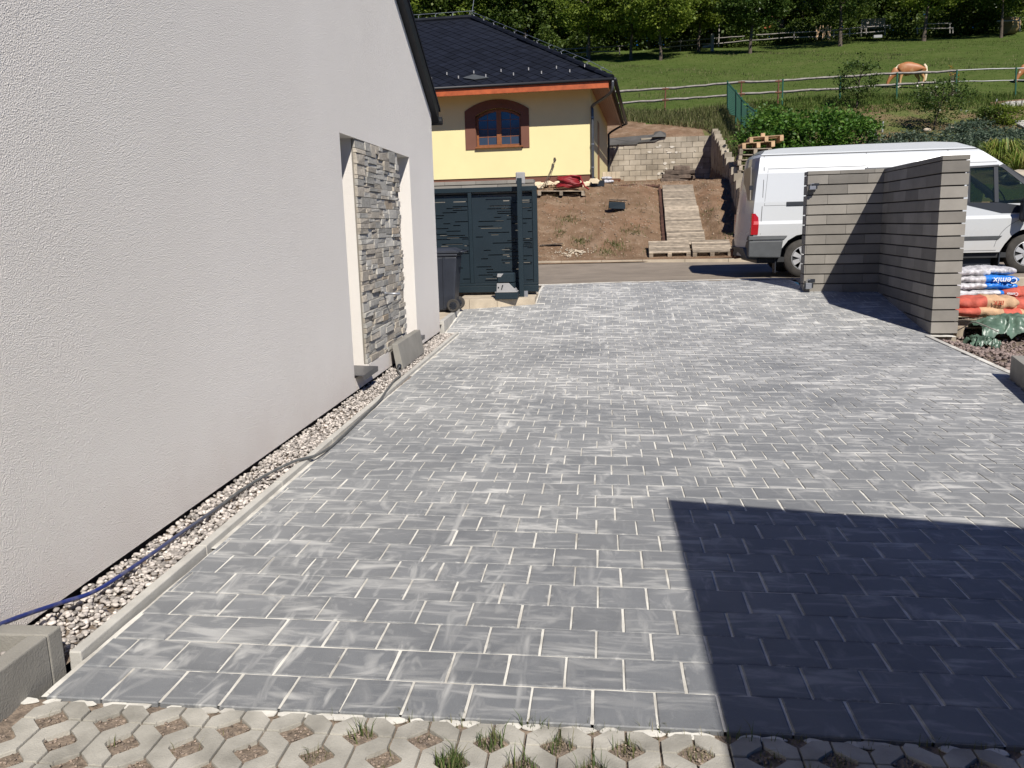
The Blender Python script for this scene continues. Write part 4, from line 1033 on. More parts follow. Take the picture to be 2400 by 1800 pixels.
for _ in range(16):
    a = R.gauss(3.0, .5); b = R.choice([4.75, 4.5, 4.28, 4.0, 3.8, 3.6])+R.uniform(-.05, .05)
    n = 9; cx, cz = a, b; w_, h_ = R.uniform(.03, .14), R.uniform(.02, .07)
    mb.prism([(cx+w_*math.cos(2*PI*k/n)*R.uniform(.6, 1.2), YB-.018, cz+h_*math.sin(2*PI*k/n)*R.uniform(.6, 1.2)) for k in range(n)], (0, .012, 0))
build('lime_splash', mb, M['whitewash'], t)['kind'] = 'stuff'
mb = MB(); a, b, c_ = at(1432, 327, 38.3), at(1500, 323, 38.3), at(1545, 313, 38.3)
mb.prism([(.35, 38.46, 4.86), (1.6, 38.46, 4.86), (1.62, 38.46, 4.93), (2.35, 38.46, 4.95), (2.75, 38.46, 5.13), (2.75, 38.9, 5.38), (2.3, 38.9, 5.30), (.35, 38.9, 5.20)], (0, -.02, .005))
mb.hexa([(2.2, 38.3, 5.14), (2.85, 38.4, 5.14), (2.8, 38.9, 5.14), (2.3, 38.8, 5.14), (2.35, 38.35, 5.36), (2.6, 38.45, 5.40), (2.85, 38.8, 5.34), (2.4, 38.7, 5.32)])
build('membrane', mb, M['membrane'], t)
# stepped side wall
t = thing('stepped_wall', 'stepped concrete block wall running down the right side of the plot', 'wall', (4.2, 30, 3))
n_side = 0
for i in range(33):
    y0 = 22.3+i*.5; y1 = y0+.495; zt_ = float(np.interp(y0, [22.3, 24, 26, 33, 38.5], [2.05, 2.45, 2.88, 4.22, 5.35])); zt_ = math.ceil(zt_/bh)*bh
    zg = T(3.4, y0)-.1; r_ = 0
    while zt_-r_*bh > zg and n_side < 300:
        z1 = zt_-r_*bh; sh_ = .25 if int(round(z1/bh)) % 2 else 0
        ya, yb = y0+sh_, y1+sh_; 
        if r_ == 0: ya, yb = y0, y1
        xx = lambda Y: 3.55+(Y-22.3)*.0775
        mb = MB(); d_ = R.uniform(-.012, .012); mb.hexa([(xx(ya)+d_, ya, z1-bh+.006), (xx(ya)+.25, ya, z1-bh+.006), (xx(yb)+.25, yb-.003, z1-bh+.006), (xx(yb)+d_, yb-.003, z1-bh+.006), (xx(ya)+d_, ya, z1), (xx(ya)+.25, ya, z1), (xx(yb)+.25, yb-.003, z1), (xx(yb)+d_, yb-.003, z1)])
        build('concrete_block', mb, M['cblock'], t); n_side += 1; r_ += 1
# log pile
t = thing('log_pile', 'pile of dark split logs and beams in front of the block wall', 'logs', tuple(at(1590, 432, 29)))
lg = [(1548, 424, 1612, 428, .10), (1552, 414, 1592, 418, .09), (1590, 416, 1618, 415, .09), (1558, 406, 1628, 404, .10), (1579, 396, 1616, 396, .11), (1566, 402, 1600, 403, .07), (1595, 424, 1628, 416, .09), (1600, 429, 1627, 428, .10), (1548, 430, 1600, 431, .08)]
for i, (xa_, ya_, xb_, yb_, r_) in enumerate(lg):
    a, b = at(xa_, ya_, 29+.07*i), at(xb_, yb_, 29+.07*i+.05); mid = a.lerp(b, .5)+Vector((0, 0, R.uniform(-.02, .02)))
    build('split_log', MB().tube([a, mid, b], [r_, r_*1.08, r_*.95], 7), M['log'], t)

# ================================================================== yellow house
H0 = Vector((-.32, 27.0)); e1 = Vector((-.9983, .0585)); e2 = Vector((.0585, .9983))
def hh(u, v, z): q = H0+e1*u+e2*v; return (q.x, q.y, z)
t = thing('yellow_house', 'yellow bungalow with black hipped roof and brown arched window', 'house', (-3, 30, 2.8))
HU, HV = 15.5, 10.0; ZB, ZPL, ZW = 2.3, 3.01, 5.72
wu0, wu1, wz0, wz1, wza = 1.93+.0, 3.99, 3.90, 5.08, 5.40     # window surround
iu0, iu1, iz0, iz1, iza = 2.19, 3.66, 3.97, 4.92, 5.14        # opening
def hbox(mb, u0, u1, v0, v1, z0, z1, m=0):
    mb.hexa([hh(u1, v0, z0), hh(u0, v0, z0), hh(u0, v1, z0), hh(u1, v1, z0), hh(u1, v0, z1), hh(u0, v0, z1), hh(u0, v1, z1), hh(u1, v1, z1)], m)
def arc(u0, u1, zs, za, n=12):
    c = (u0+u1)/2; hw = (u1-u0)/2; s_ = za-zs; r_ = (hw*hw+s_*s_)/(2*s_); zc_ = za-r_; th = math.asin(hw/r_)
    return [(c+r_*math.sin(-th+2*th*k/n), zc_+r_*math.cos(-th+2*th*k/n)) for k in range(n+1)]
mb = MB()
hbox(mb, 0, iu0, 0, .35, ZPL, ZW); hbox(mb, iu1, HU, 0, .35, ZPL, ZW); hbox(mb, iu0, iu1, 0, .35, ZPL, iz0)
top = arc(iu0, iu1, iz1, iza); pl_ = [hh(u, 0, z) for u, z in top]+[hh(iu1, 0, ZW), hh(iu0, 0, ZW)]
for (ua, za_), (ub, zb_) in zip(top, top[1:]): mb.hexa([hh(ub, 0, zb_), hh(ua, 0, za_), hh(ua, .35, za_), hh(ub, .35, zb_), hh(ub, 0, ZW), hh(ua, 0, ZW), hh(ua, .35, ZW), hh(ub, .35, ZW)])
hbox(mb, 0, .35, .351, HV, ZPL, ZW); hbox(mb, HU-.35, HU, .351, HV, ZPL, ZW); hbox(mb, .351, HU-.351, HV-.35, HV, ZPL, ZW)
build('wall', mb, M['yellow'], t)
mb = MB(); hbox(mb, .03, HU-.03, .03, HV, ZB, ZPL-.001); build('plinth', mb, M['brownrender'], t)
# brown render surround
mb = MB(); outer = arc(wu0, wu1, wz1, wza)
n = len(top)
P = [hh(u, -.022, z) for u, z in outer]; Q = [hh(u, -.022, z) for u, z in top]
P2 = [hh(u, 0.002, z) for u, z in outer]; Q2 = [hh(u, .22, z) for u, z in top]
mb.add(P+Q+P2+Q2, [f for k in range(n-1) for f in ((k, k+1, n+k+1, n+k), (k+1, k, 2*n+k, 2*n+k+1), (n+k, n+k+1, 3*n+k+1, 3*n+k))])
hbox(mb, wu0, iu0, -.022, .002, wz0, iz1); hbox(mb, iu1, wu1, -.022, .002, wz0, iz1)
mb.add([hh(wu0, -.022, iz1), hh(iu0, -.022, iz1), hh(wu0, -.022, wz1), hh(iu1, -.022, iz1), hh(wu1, -.022, iz1), hh(wu1, -.022, wz1)], [(0, 1, 2), (3, 4, 5)])
hbox(mb, iu0-.001, iu0+.012, -.0, .22, iz0, iz1); hbox(mb, iu1-.012, iu1+.001, 0, .22, iz0, iz1)
build('window_surround', mb, M['brownrender'], t)
wf = MB(); fr_ = .075
hbox(wf, iu0+.013, iu1-.013, .15, .23, iz0+.0, iz0+fr_)
hbox(wf, iu0+.013, iu0+fr_, .15, .23, iz0+fr_, iz1-.02); hbox(wf, iu1-fr_, iu1-.013, .15, .23, iz0+fr_, iz1-.02)
cm_ = (iu0+iu1)/2; hbox(wf, cm_-.075, cm_+.075, .145, .235, iz0+fr_, iza-.07)
ti = [(u, z) for u, z in arc(iu0+.013, iu1-.013, iz1-.02, iza-.013)]; to = [(u, z) for u, z in arc(iu0+fr_, iu1-fr_, iz1-.055, iza-.085)]
for k in range(12): wf.hexa([hh(*to[k+1][:1], .15, to[k+1][1]), hh(to[k][0], .15, to[k][1]), hh(to[k][0], .23, to[k][1]), hh(to[k+1][0], .23, to[k+1][1]), hh(ti[k+1][0], .15, ti[k+1][1]), hh(ti[k][0], .15, ti[k][1]), hh(ti[k][0], .23, ti[k][1]), hh(ti[k+1][0], .23, ti[k+1][1])])
win = build('window_frame', wf, M['wood_win'], t)
def wpart(name, mb, m): o = build(name, mb, m, t); o.parent = win; return o
mb = MB(); hbox(mb, iu0+.02, iu1-.02, .24, .25, iz0, iza-.03); wpart('window_back', mb, M['vanint'])
for ua, ub in ((iu0+fr_, cm_-.075), (cm_+.075, iu1-fr_)):
    mb = MB(); hbox(mb, ua, ub, .19, .195, iz0+fr_, iz1+.0); wpart('pane', mb, mat('reflecting_glass', (.035, .055, .09), .08, .05, spec=.9))
    mb = MB(); a_, b_ = (ua, ub); tt = [(u, z) for u, z in to if ua-.001 <= u <= ub+.001]
    uu = [ua]+[u for u, z in tt if ua < u < ub]+[ub]; zz_ = [np.interp(u, [p_[0] for p_ in to], [p_[1] for p_ in to]) for u in uu]
    mb.prism([hh(u, .19, z) for u, z in zip(uu, zz_)]+[hh(ub, .19, iz1+.001), hh(ua, .19, iz1+.001)], (0, .005, 0)); wpart('pane', mb, bpy.data.materials['reflecting_glass'])
    um = (ua+ub)/2; mb = MB(); hbox(mb, um-.009, um+.009, .182, .189, iz0+fr_, iz1+.10)
    for z_ in (iz0+.31, iz0+.55, iz0+.82): hbox(mb, ua, ub, .183, .1885, z_, z_+.018)
    wpart('glazing_bar', mb, M['wood_win'])
mb = MB(); hbox(mb, iu0-.06, iu1+.0, -.10, .16, iz0-.045, iz0); build('window_sill', mb, M['wood_win'], t, bevel=.004)
# side door strip on the right flank
mb = MB(); hbox(mb, -.012, 0.0, 3.4, 4.3, ZPL, 5.0); build('side_door', mb, M['wood_win'], t)
# eaves, soffit, fascia
OV, OVR = .75, .62; ZE = 5.70
mb = MB(); hbox(mb, -OVR+.02, HU+OVR, -OV-.07, -OV-.02, 5.455, 5.655); 
build('fascia_board', mb, M['wood_red'], t)
mb = MB(); hbox(mb, -OVR+.02, -OVR+.07, -OV+.09, HV+OV, 5.50, 5.665); build('fascia_board', mb, M['wood_win'], t)
for k in range(9):
    mb = MB(); a = -OVR+.07+k*.068; hbox(mb, a, a+.064, -OV+.10, HV+OV, 5.62, 5.64); build('soffit_board', mb, M['wood_win'], t)
mb = MB(); hbox(mb, .001, HU+OVR, -OV+.09, -.001, 5.625, 5.64); build('soffit_board', mb, M['wood_red'], t)
# roof body
EU0, EU1, EV0, EV1 = -OVR-.08, HU+OVR, -OV-.06, HV+OV; RZ = 9.02; half = (EV1-EV0)/2; RV = EV0+half
RU = EU0+half*.93; ridge_end = RU
mb = MB(); e = [hh(EU0, EV0, ZE), hh(EU1, EV0, ZE), hh(EU1, EV1, ZE), hh(EU0, EV1, ZE), hh(RU, RV, RZ), hh(EU1-half, RV, RZ)]
mb.add([Vector(q)-Vector((0, 0, .03)) for q in e], [(1, 0, 4, 5), (0, 3, 4), (3, 2, 5, 4), (2, 1, 5), (0, 1, 2, 3)])
roof = build('roof', mb, M['roof'], t)
# slates on the front slope: diamond lattice
sl_len = math.hypot(RV-EV0, RZ-ZE); sd = Vector(hh(0, RV-EV0, RZ-ZE))-Vector(hh(0, 0, 0)); sd.normalize(); ud = Vector((e1.x, e1.y, 0)); nn = ud.cross(sd).normalized()
if nn.z < 0: nn = -nn
O0 = Vector(hh(0, EV0, ZE)); slates = []
DW, DH = .42, .44
for r_ in range(0, int(sl_len/(DH/2))+1):
    s_ = r_*DH/2
    fr_in = s_/sl_len; ul = EU0+(RU-EU0)*fr_in; ur = EU1-half*fr_in
    k0 = int(ul/DW)-1
    for k in range(k0, int(8.2/DW)+2):
        u = k*DW+(DW/2 if r_ % 2 else 0)
        if u < ul+.05 or u > 8.4: continue
        slates.append((u, s_))
sf = MB(); cnt = 0
for (u, s_) in slates:
    h_ = DH/2*.97; w_ = DW/2*.98; lo_ = max(s_-h_, 0)
    def pt(a, b, c): return O0+ud*a+sd*b+nn*c
    l1 = R.uniform(.010, .018)
    P = [pt(u, lo_, l1+.006), pt(u-w_, s_, l1), pt(u, min(s_+h_, sl_len-.02), .004), pt(u+w_, s_, l1)]
    P_ = [q-nn*.012 for q in P]
    tgt = MB() if cnt < 300 else sf
    tgt.add(P+P_, [(0, 3, 2, 1), (0, 1, 5, 4), (1, 2, 6, 5), (2, 3, 7, 6), (3, 0, 4, 7)])
    if cnt < 300:
        o = build('slate', tgt, M['roof'], None); M_ = PM[t.name]; 
        o.data.transform(M_); o.parent = roof
    cnt += 1
o = build('slate', sf, M['roof'], None); o.data.transform(PM[t.name]); o.parent = roof; o['kind'] = 'stuff'
def rpart(name, mb, m, **k):
    o = build(name, mb, m, t, **k); o.parent = roof; return o
# verge flashing strip above the gutter, gutter, hip caps, snow hooks, lightning wire
mb = MB(); mb.tube([hh(EU0-.02, EV0-.035, ZE-.01), hh(EU1, EV0-.035, ZE-.01)], .048, 8); mb.tube([hh(EU0-.08, EV0-.02, ZE-.02), hh(EU0-.08, EV1, ZE-.02)], .065, 8); build('gutter', mb, M['roofdark'], t, smooth=True)
hip0, hip1 = Vector(hh(EU0, EV0, ZE+.02)), Vector(hh(RU, RV, RZ+.02))
hipd = hip1-hip0; nh = 22
for k in range(nh):
    a, b = hip0+hipd*(k/nh), hip0+hipd*((k+1.06)/nh)
    rpart('hip_cap', MB().tube([a+Vector((0,0,.01)), b-Vector((0,0,.01))], [.10, .085], 8), M['roof'])
for k in range(12):
    a = hip0+hipd*((k+.7)/12)+Vector((0, 0, .10)); rpart('wire_holder', MB().tube([a+Vector((.0, 0, -.06)), a+Vector((-.05, 0, .05)), a+Vector((.05, 0, .08))], .012, 5), M['zinc'])
rd0, rd1 = Vector(hh(RU, RV, RZ+.03)), Vector(hh(8.5, RV, RZ+.03))
for k in range(11):
    a, b = rd0.lerp(rd1, k/11), rd0.lerp(rd1, (k+1.03)/11); rpart('ridge_cap', MB().tube([a, b], [.10, .09], 8), M['roof'])
for k in range(5):
    a = rd0.lerp(rd1, .02+k*.17); rpart('wire_holder', MB().tube([a, a+Vector((0, 0, .18)), a+Vector((.07, 0, .21))], .012, 5), M['zinc'])
rpart('lightning_wire', MB().tube([rd0+Vector((.1, 0, .22)), rd1+Vector((0, 0, .22))], .008, 4).tube([hip0+Vector((0,0,.16)), hip0.lerp(hip1, .16)+Vector((.05,0,.2)), ], .010, 4).tube([hip0.lerp(hip1, .16)+Vector((.05,0,.2)), hip1+Vector((0, 0, .2))], .007, 4), M['zinc'])
rpart('lightning_rod', MB().tube([rd0+Vector((0, 0, .1)), rd0+Vector((.22, 0, 1.3))], .012, 4), M['zinc'])
for row, (s_, off) in enumerate(((.62, .25), (.98, -.18))):
    for k in range(7):
        u = .35+off+k*.87; q = O0+ud*u+sd*s_+nn*.05; rpart('snow_hook', MB().box(-.014, .014, -.04, .03, -.02, .065, M=Matrix.Translation(q)), M['silver'])
vq = [at(1117, 179, 27.2), at(1140, 189, 27.0), at(1162, 184, 27.1), at(1130, 174, 27.4)]
vq = [O0+ud*3.95+sd*.62+nn*.035, O0+ud*3.55+sd*.42+nn*.035, O0+ud*3.1+sd*.52+nn*.035, O0+ud*3.65+sd*.86+nn*.035]
mb = MB(); mb.prism(vq, nn*.02); rpart('vent_slate', mb, mat('grey_vent_slate', (.06, .065, .065), .5))
q0, q1, q2, q3 = O0+ud*7.1+sd*4.6+nn*.05, O0+ud*8.3+sd*4.6+nn*.05, O0+ud*8.3+sd*6.2+nn*.05, O0+ud*7.1+sd*6.2+nn*.05
mb = MB(); mb.prism([q0, q1, q2, q3], nn*.08); rpart('roof_window', mb, M['darkmetal2'])
# downpipes
def dpipe(P, m=M['zinc'], nm='downpipe'):
    o = build(nm, MB().tube(spline(P, 4), .045, 8), m, t, smooth=True); return o
M['pipegrey'] = mat('dark_zinc_pipe', (.09, .095, .10), .4, .1, metal=.5)
dpipe([hh(EU0-.02, EV0-.02, ZE-.05), hh(EU0+.02, EV0+.05, 5.35), hh(-.35, -.35, 5.18), hh(-.07, -.09, 5.05), hh(-.06, -.07, 4.8), hh(-.06, -.07, 3.4), hh(-.06, -.07, 2.72)], M['pipegrey'])
for z_ in (4.7, 3.9, 3.2): build('pipe_clip', MB().tube([hh(-.06, -.07, z_), hh(-.06, -.07, z_+.03)], .056, 8), M['zinc'], t)
dpipe([hh(EU0-.05, EV1-.1, ZE-.05), hh(-.35, HV+.1, 5.4), hh(-.07, HV-.0, 5.2), hh(-.06, HV-.05, 5.0), hh(-.06, HV-.05, 3.3)], M['roofdark'])
mb = MB(); hbox(mb, -.42, -.02, -.30, .1, 2.62, 2.80); build('drain_box', mb, M['black'], t)
mb = MB()
for _ in range(60):
    a = R.uniform(-.2, 2.6); p_ = hh(a, R.uniform(-.45, -.05), 2.70+R.uniform(-.03, .08)); s_ = R.uniform(.06, .2)
    mb.prism([(p_[0]+s_*math.cos(2*PI*k/6)*R.uniform(.5, 1), p_[1], p_[2]+.4*s_*math.sin(2*PI*k/6)) for k in range(6)], (0, .03, .02))
o = build('foam_scraps', mb, mat('cream_foam', (.62, .52, .36), .9)); tag(o, 'cream coloured foam scraps along the foot of the yellow house', 'scraps', kind='stuff')
# ================================================================== white van
V0 = Vector((0, 16.10, .406))
van = thing('white_van', 'white high roofed panel van parked behind the grey block wall', 'van', (5.6, 17.0, .406), 0)
# outline of the flank in x, z (world); body is lofted across its width with tumblehome
YN, YF = 16.06, 18.06
def ynear(z):       # tumblehome of the near flank
    return float(np.interp(z, [.6, 1.2, 1.40, 1.46, 1.8, 2.35, 2.62, 2.72, 2.80], [16.10, 16.055, 16.045, 16.08, 16.105, 16.20, 16.30, 16.42, 16.75]))
def yfar(z): return YN+YF-ynear(z)
prof = [(2.80, .80), (2.76, 1.1), (2.79, 1.6), (2.86, 2.2), (2.93, 2.62), (3.0, 2.74), (3.3, 2.80), (4.8, 2.84), (6.0, 2.84), (6.4, 2.80), (6.72, 2.68), (7.05, 2.45), (7.65, 2.0), (7.95, 1.74), (8.55, 1.50), (8.72, 1.2), (8.74, .85)]
cab = [(6.56, 2.31), (7.06, 2.33), (7.20, 2.26), (7.72, 1.80), (7.72, 1.54), (7.15, 1.54), (6.62, 1.67)]
mb = MB()
# flank quads by strips: use columns in x and levels in z, skipping wheel arches and side window
def topz(x): return float(np.interp(x, [p[0] for p in prof[4:]], [p[1] for p in prof[4:]]))
xsv = sorted(set([2.80, 2.93, 3.0, 3.3]+[3.74+.52*math.cos(PI*k/10) for k in range(11)]+[7.66+.52*math.cos(PI*k/10) for k in range(11)]+fr(4.4, 6.4, 8)+[6.56, 6.72, 7.06, 7.45, 8.2, 8.3, 8.55, 8.72]))
zsv = [.80, .95, 1.1, 1.2, 1.32, 1.40, 1.46, 1.55, 1.66, 1.8, 2.0, 2.2, 2.32, 2.45, 2.60, 2.68]
def rear_x(z): return float(np.interp(z, [.8, 1.1, 1.6, 2.2, 2.62, 2.8], [2.80, 2.76, 2.79, 2.86, 2.93, 3.02]))
def front_x(z): return float(np.interp(z, [.8, 1.2, 1.5, 1.74, 2.0, 2.45, 2.68, 2.80], [8.74, 8.72, 8.55, 7.95, 7.65, 7.05, 6.72, 6.4]))
def arch(xc, x): 
    d = abs(x-xc); return (.755+math.sqrt(max(0, .46**2-d*d))) if d < .46 else 0
def in_arch(x, z): return any(((x-xc)**2+(z-.76)**2) < .44**2 for xc in (3.74, 7.66))
def in_win(x, z): return 6.58 < x and z > 1.64 and z < 2.32 and x < front_x(z)-.10
for side in (0, 1):
    yy = ynear if side == 0 else yfar
    for a, b in zip(xsv, xsv[1:]):
        for c_, d_ in zip(zsv, zsv[1:]):
            xc, zc = (a+b)/2, (c_+d_)/2
            if in_win(xc, zc): continue
            P = []
            ok = True
            for x, z in ((a, c_), (b, c_), (b, d_), (a, d_)):
                xx = min(max(x, rear_x(z)), front_x(z))
                zz2 = z
                for wc in (3.74, 7.66):
                    ar = arch(wc, xx)
                    if ar and z < ar: zz2 = max(z, ar)
                P.append((xx, yy(zz2), zz2))
            if abs(P[0][0]-P[1][0]) < 1e-4 and abs(P[2][0]-P[3][0]) < 1e-4: continue
            if max(q[2] for q in P)-min(q[2] for q in P) < 1e-4: continue
            mb.add(P if side == 0 else P[::-1], [(0, 1, 2, 3)])
# roof skin, rear skin, front skin
def yl(z): return [ynear(z)+(yfar(z)-ynear(z))*k/8 for k in range(9)]
crown = lambda k: .035*math.sin(PI*k/8)
rp = [(2.80, .8), (2.76, 1.1), (2.79, 1.6), (2.86, 2.2), (2.93, 2.62), (2.97, 2.68)]
def loft(path, cz=0, cx=0):
    for (xa_, za_), (xb_, zb_) in zip(path, path[1:]):
        A = [(xa_-cx*crown(k)*3, y, za_+cz*crown(k)) for k, y in enumerate(yl(min(za_, 2.68)))]; B = [(xb_-cx*crown(k)*3, y, zb_+cz*crown(k)) for k, y in enumerate(yl(min(zb_, 2.68)))]
        for k in range(8): mb.add([A[k], A[k+1], B[k+1], B[k]], [(0, 1, 2, 3)])
loft(rp, 0, 1); loft([(2.97, 2.68), (3.02, 2.74), (3.3, 2.775), (4.8, 2.80), (6.0, 2.80), (6.4, 2.775), (6.72, 2.68)], 1)
loft([(6.72, 2.68), (7.05, 2.45)], 0); loft([(7.95, 1.74), (8.55, 1.5), (8.72, 1.2), (8.74, .85)], 0)
# roof edge rounding: side to roof
for side in (0, 1):
    yy = ynear if side == 0 else yfar
    pts_ = [(2.97, 2.68), (3.02, 2.74), (3.3, 2.775), (4.8, 2.80), (6.0, 2.80), (6.4, 2.775), (6.72, 2.68)]
    for (xa_, za_), (xb_, zb_) in zip(pts_, pts_[1:]):
        mb.add([(xa_, yy(2.68), 2.68), (xb_, yy(2.68), 2.68), (xb_, yy(2.68), zb_), (xa_, yy(2.68), za_)], [(0, 1, 2, 3)])
def m_van():
    t_ = NT('white_van_paint_dusty'); s = t_.n('ShaderNodeSeparateXYZ'); t_.l(t_.geo.outputs['Position'], s.inputs[0])
    mr = t_.n('ShaderNodeMapRange'); t_.l(s.outputs['Z'], mr.inputs[0])
    for i, v in zip((1, 2, 3, 4), (.75, 1.45, 1, 0)): mr.inputs[i].default_value = v
    d = t_.math('MULTIPLY', mr.outputs[0], t_.ramp(t_.noise(2.5, 5), [(.3, .35), (.7, 1)]))
    k = t_.mix(t_.math('MULTIPLY', d, .6), C(.48, .495, .50), C(.40, .36, .30)); return t_.fin(k, t_.math('ADD', .16, t_.math('MULTIPLY', d, .5)), 0, .5)
M['van'] = m_van()
build('body', mb, M['van'], van, smooth='auto')
# interior floor / bulkhead so that it is a closed body
mb = MB(); mb.box(6.38, 6.44, 16.3, 17.8, .8, 2.6); mb.box(2.95, 8.5, 16.15, 17.95, .70, .79); mb.box(7.72, 8.1, 16.2, 17.9, .9, 1.72)
mb.cbox(6.55, 6.72, 16.45, 16.95, 1.25, 2.05, .04); mb.cbox(6.55, 6.72, 17.15, 17.65, 1.25, 2.05, .04)
mb.cbox(6.62, 7.1, 16.42, 17.7, 1.1, 1.28, .03)
build('interior', mb, M['vanint'], van)
Mx = Matrix.Translation((7.32, 16.62, 1.78)) @ Matrix.Rotation(math.radians(62), 4, 'Y')
mb = MB(); mb.tube([Mx @ Vector((.19*math.cos(2*PI*k/20), .19*math.sin(2*PI*k/20), 0)) for k in range(21)], .014, 6); build('steering_wheel', mb, M['black'], van, smooth=True)
# door glass, frames, trim
yg = lambda z: ynear(z)-.004
def flank(mb, pts, d=.010, off=.006, side=0):
    yy = (lambda z: ynear(z)-off) if side == 0 else (lambda z: yfar(z)+off)
    n = len(pts); A = [(x, yy(z), z) for x, z in pts]; B = [(x, yy(z)+(d if side == 0 else -d), z) for x, z in pts]
    if side: A, B = B, A
    mb.add(A+B, [tuple(range(n))[::-1], tuple(range(n, 2*n))]+[(i, (i+1) % n, n+(i+1) % n, n+i) for i in range(n)])
for side in (0, 1):
    mb = MB(); flank(mb, [(6.60, 2.30), (6.60, 1.70), (7.02, 1.70), (7.0, 2.30)], .006, .001, side); flank(mb, [(7.07, 2.30), (7.09, 1.62), (7.60, 1.56), (7.62, 1.90), (7.14, 2.30)], .006, .001, side)
    build('door_glass', mb, M['vanglass'], van)
    mb = MB(); flank(mb, [(7.0, 2.31), (7.02, 1.69), (7.09, 1.69), (7.07, 2.31)], .03, .008, side)
    flank(mb, [(6.53, 1.70), (6.60, 1.64), (7.15, 1.495), (7.72, 1.485), (8.0, 1.60), (7.90, 1.70), (7.62, 1.60), (7.1, 1.68)], .03, .008, side)
    flank(mb, [(7.07, 2.32), (7.14, 2.30), (7.66, 1.86), (7.92, 1.66), (7.99, 1.72), (7.70, 2.0), (7.16, 2.36)], .03, .008, side)
    flank(mb, [(6.54, 2.32), (6.54, 1.66), (6.60, 1.64), (6.60, 2.32)], .03, .008, side)
    flank(mb, [(6.54, 2.30), (7.10, 2.32), (7.08, 2.35), (6.54, 2.335)], .03, .008, side)
    build('window_trim', mb, M['black'], van)
mb = MB(); mb.add([(7.12, 16.28, 2.42), (7.98, 16.14, 1.72), (7.98, 17.98, 1.72), (7.12, 17.84, 2.42)], [(0, 1, 2, 3)]); build('windscreen', mb, M['vanglass'], van)
mb = MB()
for z_, x0_, x1_ in ((1.03, 5.0, 7.18),): flank(mb, [(x0_, z_), (x1_-.06, z_), (x1_, z_+.062), (x0_, z_+.062)], .02, .014)
build('side_moulding', mb, M['vanplastic'], van)
mb = MB(); flank(mb, [(2.99, 1.15), (4.0, 1.02), (4.0, 1.05), (2.99, 1.2)], .001, -.01)
# seams: recessed-looking dark lines are thin real strips set in the skin
mb = MB()
def seam(x0_, z0_, x1_, z1_, w_=.012):
    if abs(x1_-x0_) > abs(z1_-z0_): flank(mb, [(x0_, z0_), (x1_, z1_), (x1_, z1_+w_), (x0_, z0_+w_)], .004, .002)
    else:
        for k in range(6):
            a, b = k/6, (k+1)/6; flank(mb, [(x0_+(x1_-x0_)*a, z0_+(z1_-z0_)*a), (x0_+w_+(x1_-x0_)*a, z0_+(z1_-z0_)*a), (x0_+w_+(x1_-x0_)*b, z0_+(z1_-z0_)*b), (x0_+(x1_-x0_)*b, z0_+(z1_-z0_)*b)], .004, .002)
seam(2.95, 2.645, 6.76, 2.645, .016); seam(2.92, 1.22, 3.0, 2.64); seam(4.82, .82, 4.82, 2.64); seam(6.24, .82, 6.24, 2.64); seam(3.06, 2.40, 4.80, 2.40, .007); seam(6.3, 2.40, 7.06, 2.40, .006)
seam(2.99, 1.74, 3.06, 2.38, .006); seam(2.99, 1.735, 4.80, 1.735, .006); seam(6.3, .83, 7.1, .83, .008)
for k in range(9):
    a = PI/2+ k*PI/20; b = PI/2+(k+1)*PI/20; c0, c1 = (7.66+.60*math.cos(a), .80+.60*math.sin(a)), (7.66+.60*math.cos(b), .80+.60*math.sin(b))
    flank(mb, [c0, c1, (c1[0]-.007, c1[1]+.004), (c0[0]-.003, c0[1]+.008)], .004, .002)
build('panel_seam', mb, mat('seam_grey', (.085, .088, .09), .6), van)
mb = MB(); flank(mb, [(3.39, 1.725), (4.82, 1.725), (4.82, 1.80), (3.39, 1.80)], .03, .018); flank(mb, [(4.78, 2.325), (6.2, 2.325), (6.2, 2.365), (4.78, 2.365)], .02, .012); build('door_runner', mb, M['black'], van, bevel=.006)
# bumper and lights
mb = MB()
def yb(z): return ynear(z)-.03
mb.hexa([(2.72, yb(1), .80), (3.30, yb(1), .78), (3.30, yfar(1)+.03, .78), (2.72, yfar(1)+.03, .80), (2.72, yb(1)+.01, 1.10), (3.345, yb(1)+.01, 1.10), (3.345, yfar(1)+.02, 1.10), (2.72, yfar(1)+.02, 1.10)])
mb.hexa([(2.72, 16.15, .76), (2.9, 16.15, .74), (2.9, 17.95, .74), (2.72, 17.95, .76), (2.655, 16.35, .97), (2.9, 16.15, .97), (2.9, 17.95, .97), (2.655, 17.75, .97)])
mb.hexa([(2.71, yb(1)+.0, 1.108), (3.36, yb(1), 1.108), (3.36, 16.3, 1.108), (2.71, 16.3, 1.108), (2.72, yb(1)+.015, 1.205), (3.46, yb(1)+.02, 1.205), (3.46, 16.3, 1.205), (2.74, 16.3, 1.205)])
build('rear_bumper', mb, M['vanplastic'], van, bevel=.02)
for side in (0, 1):
    mb = MB()
    for za_, zb_, xa_, xb_ in ((1.215, 1.30, 2.88, 2.885), (1.30, 1.40, 2.885, 2.89), (1.40, 1.46, 2.89, 2.892), (1.46, 1.53, 2.892, 2.885), (1.53, 1.60, 2.885, 2.83)): flank(mb, [(2.79, za_), (xa_, za_), (xb_, zb_), (2.79, zb_)], .03, .016, side)
    s_ = 1 if side == 0 else -1; y0_ = (ynear(1.4) if side == 0 else yfar(1.4))-.010*s_
    mb.prism([(2.755, y0_, 1.215), (2.765, y0_, 1.60), (2.80, y0_, 1.60), (2.80, y0_, 1.215)], (0, .12*s_, 0))
    build('tail_light', mb, M['taillight'], van)
mb = MB(); mb.box(rear_x(1.4)-.03, rear_x(1.4)-.012, ynear(1.4)+.02, ynear(1.4)+.07, 1.34, 1.45); build('reversing_lamp', mb, M['lightglass'], van)
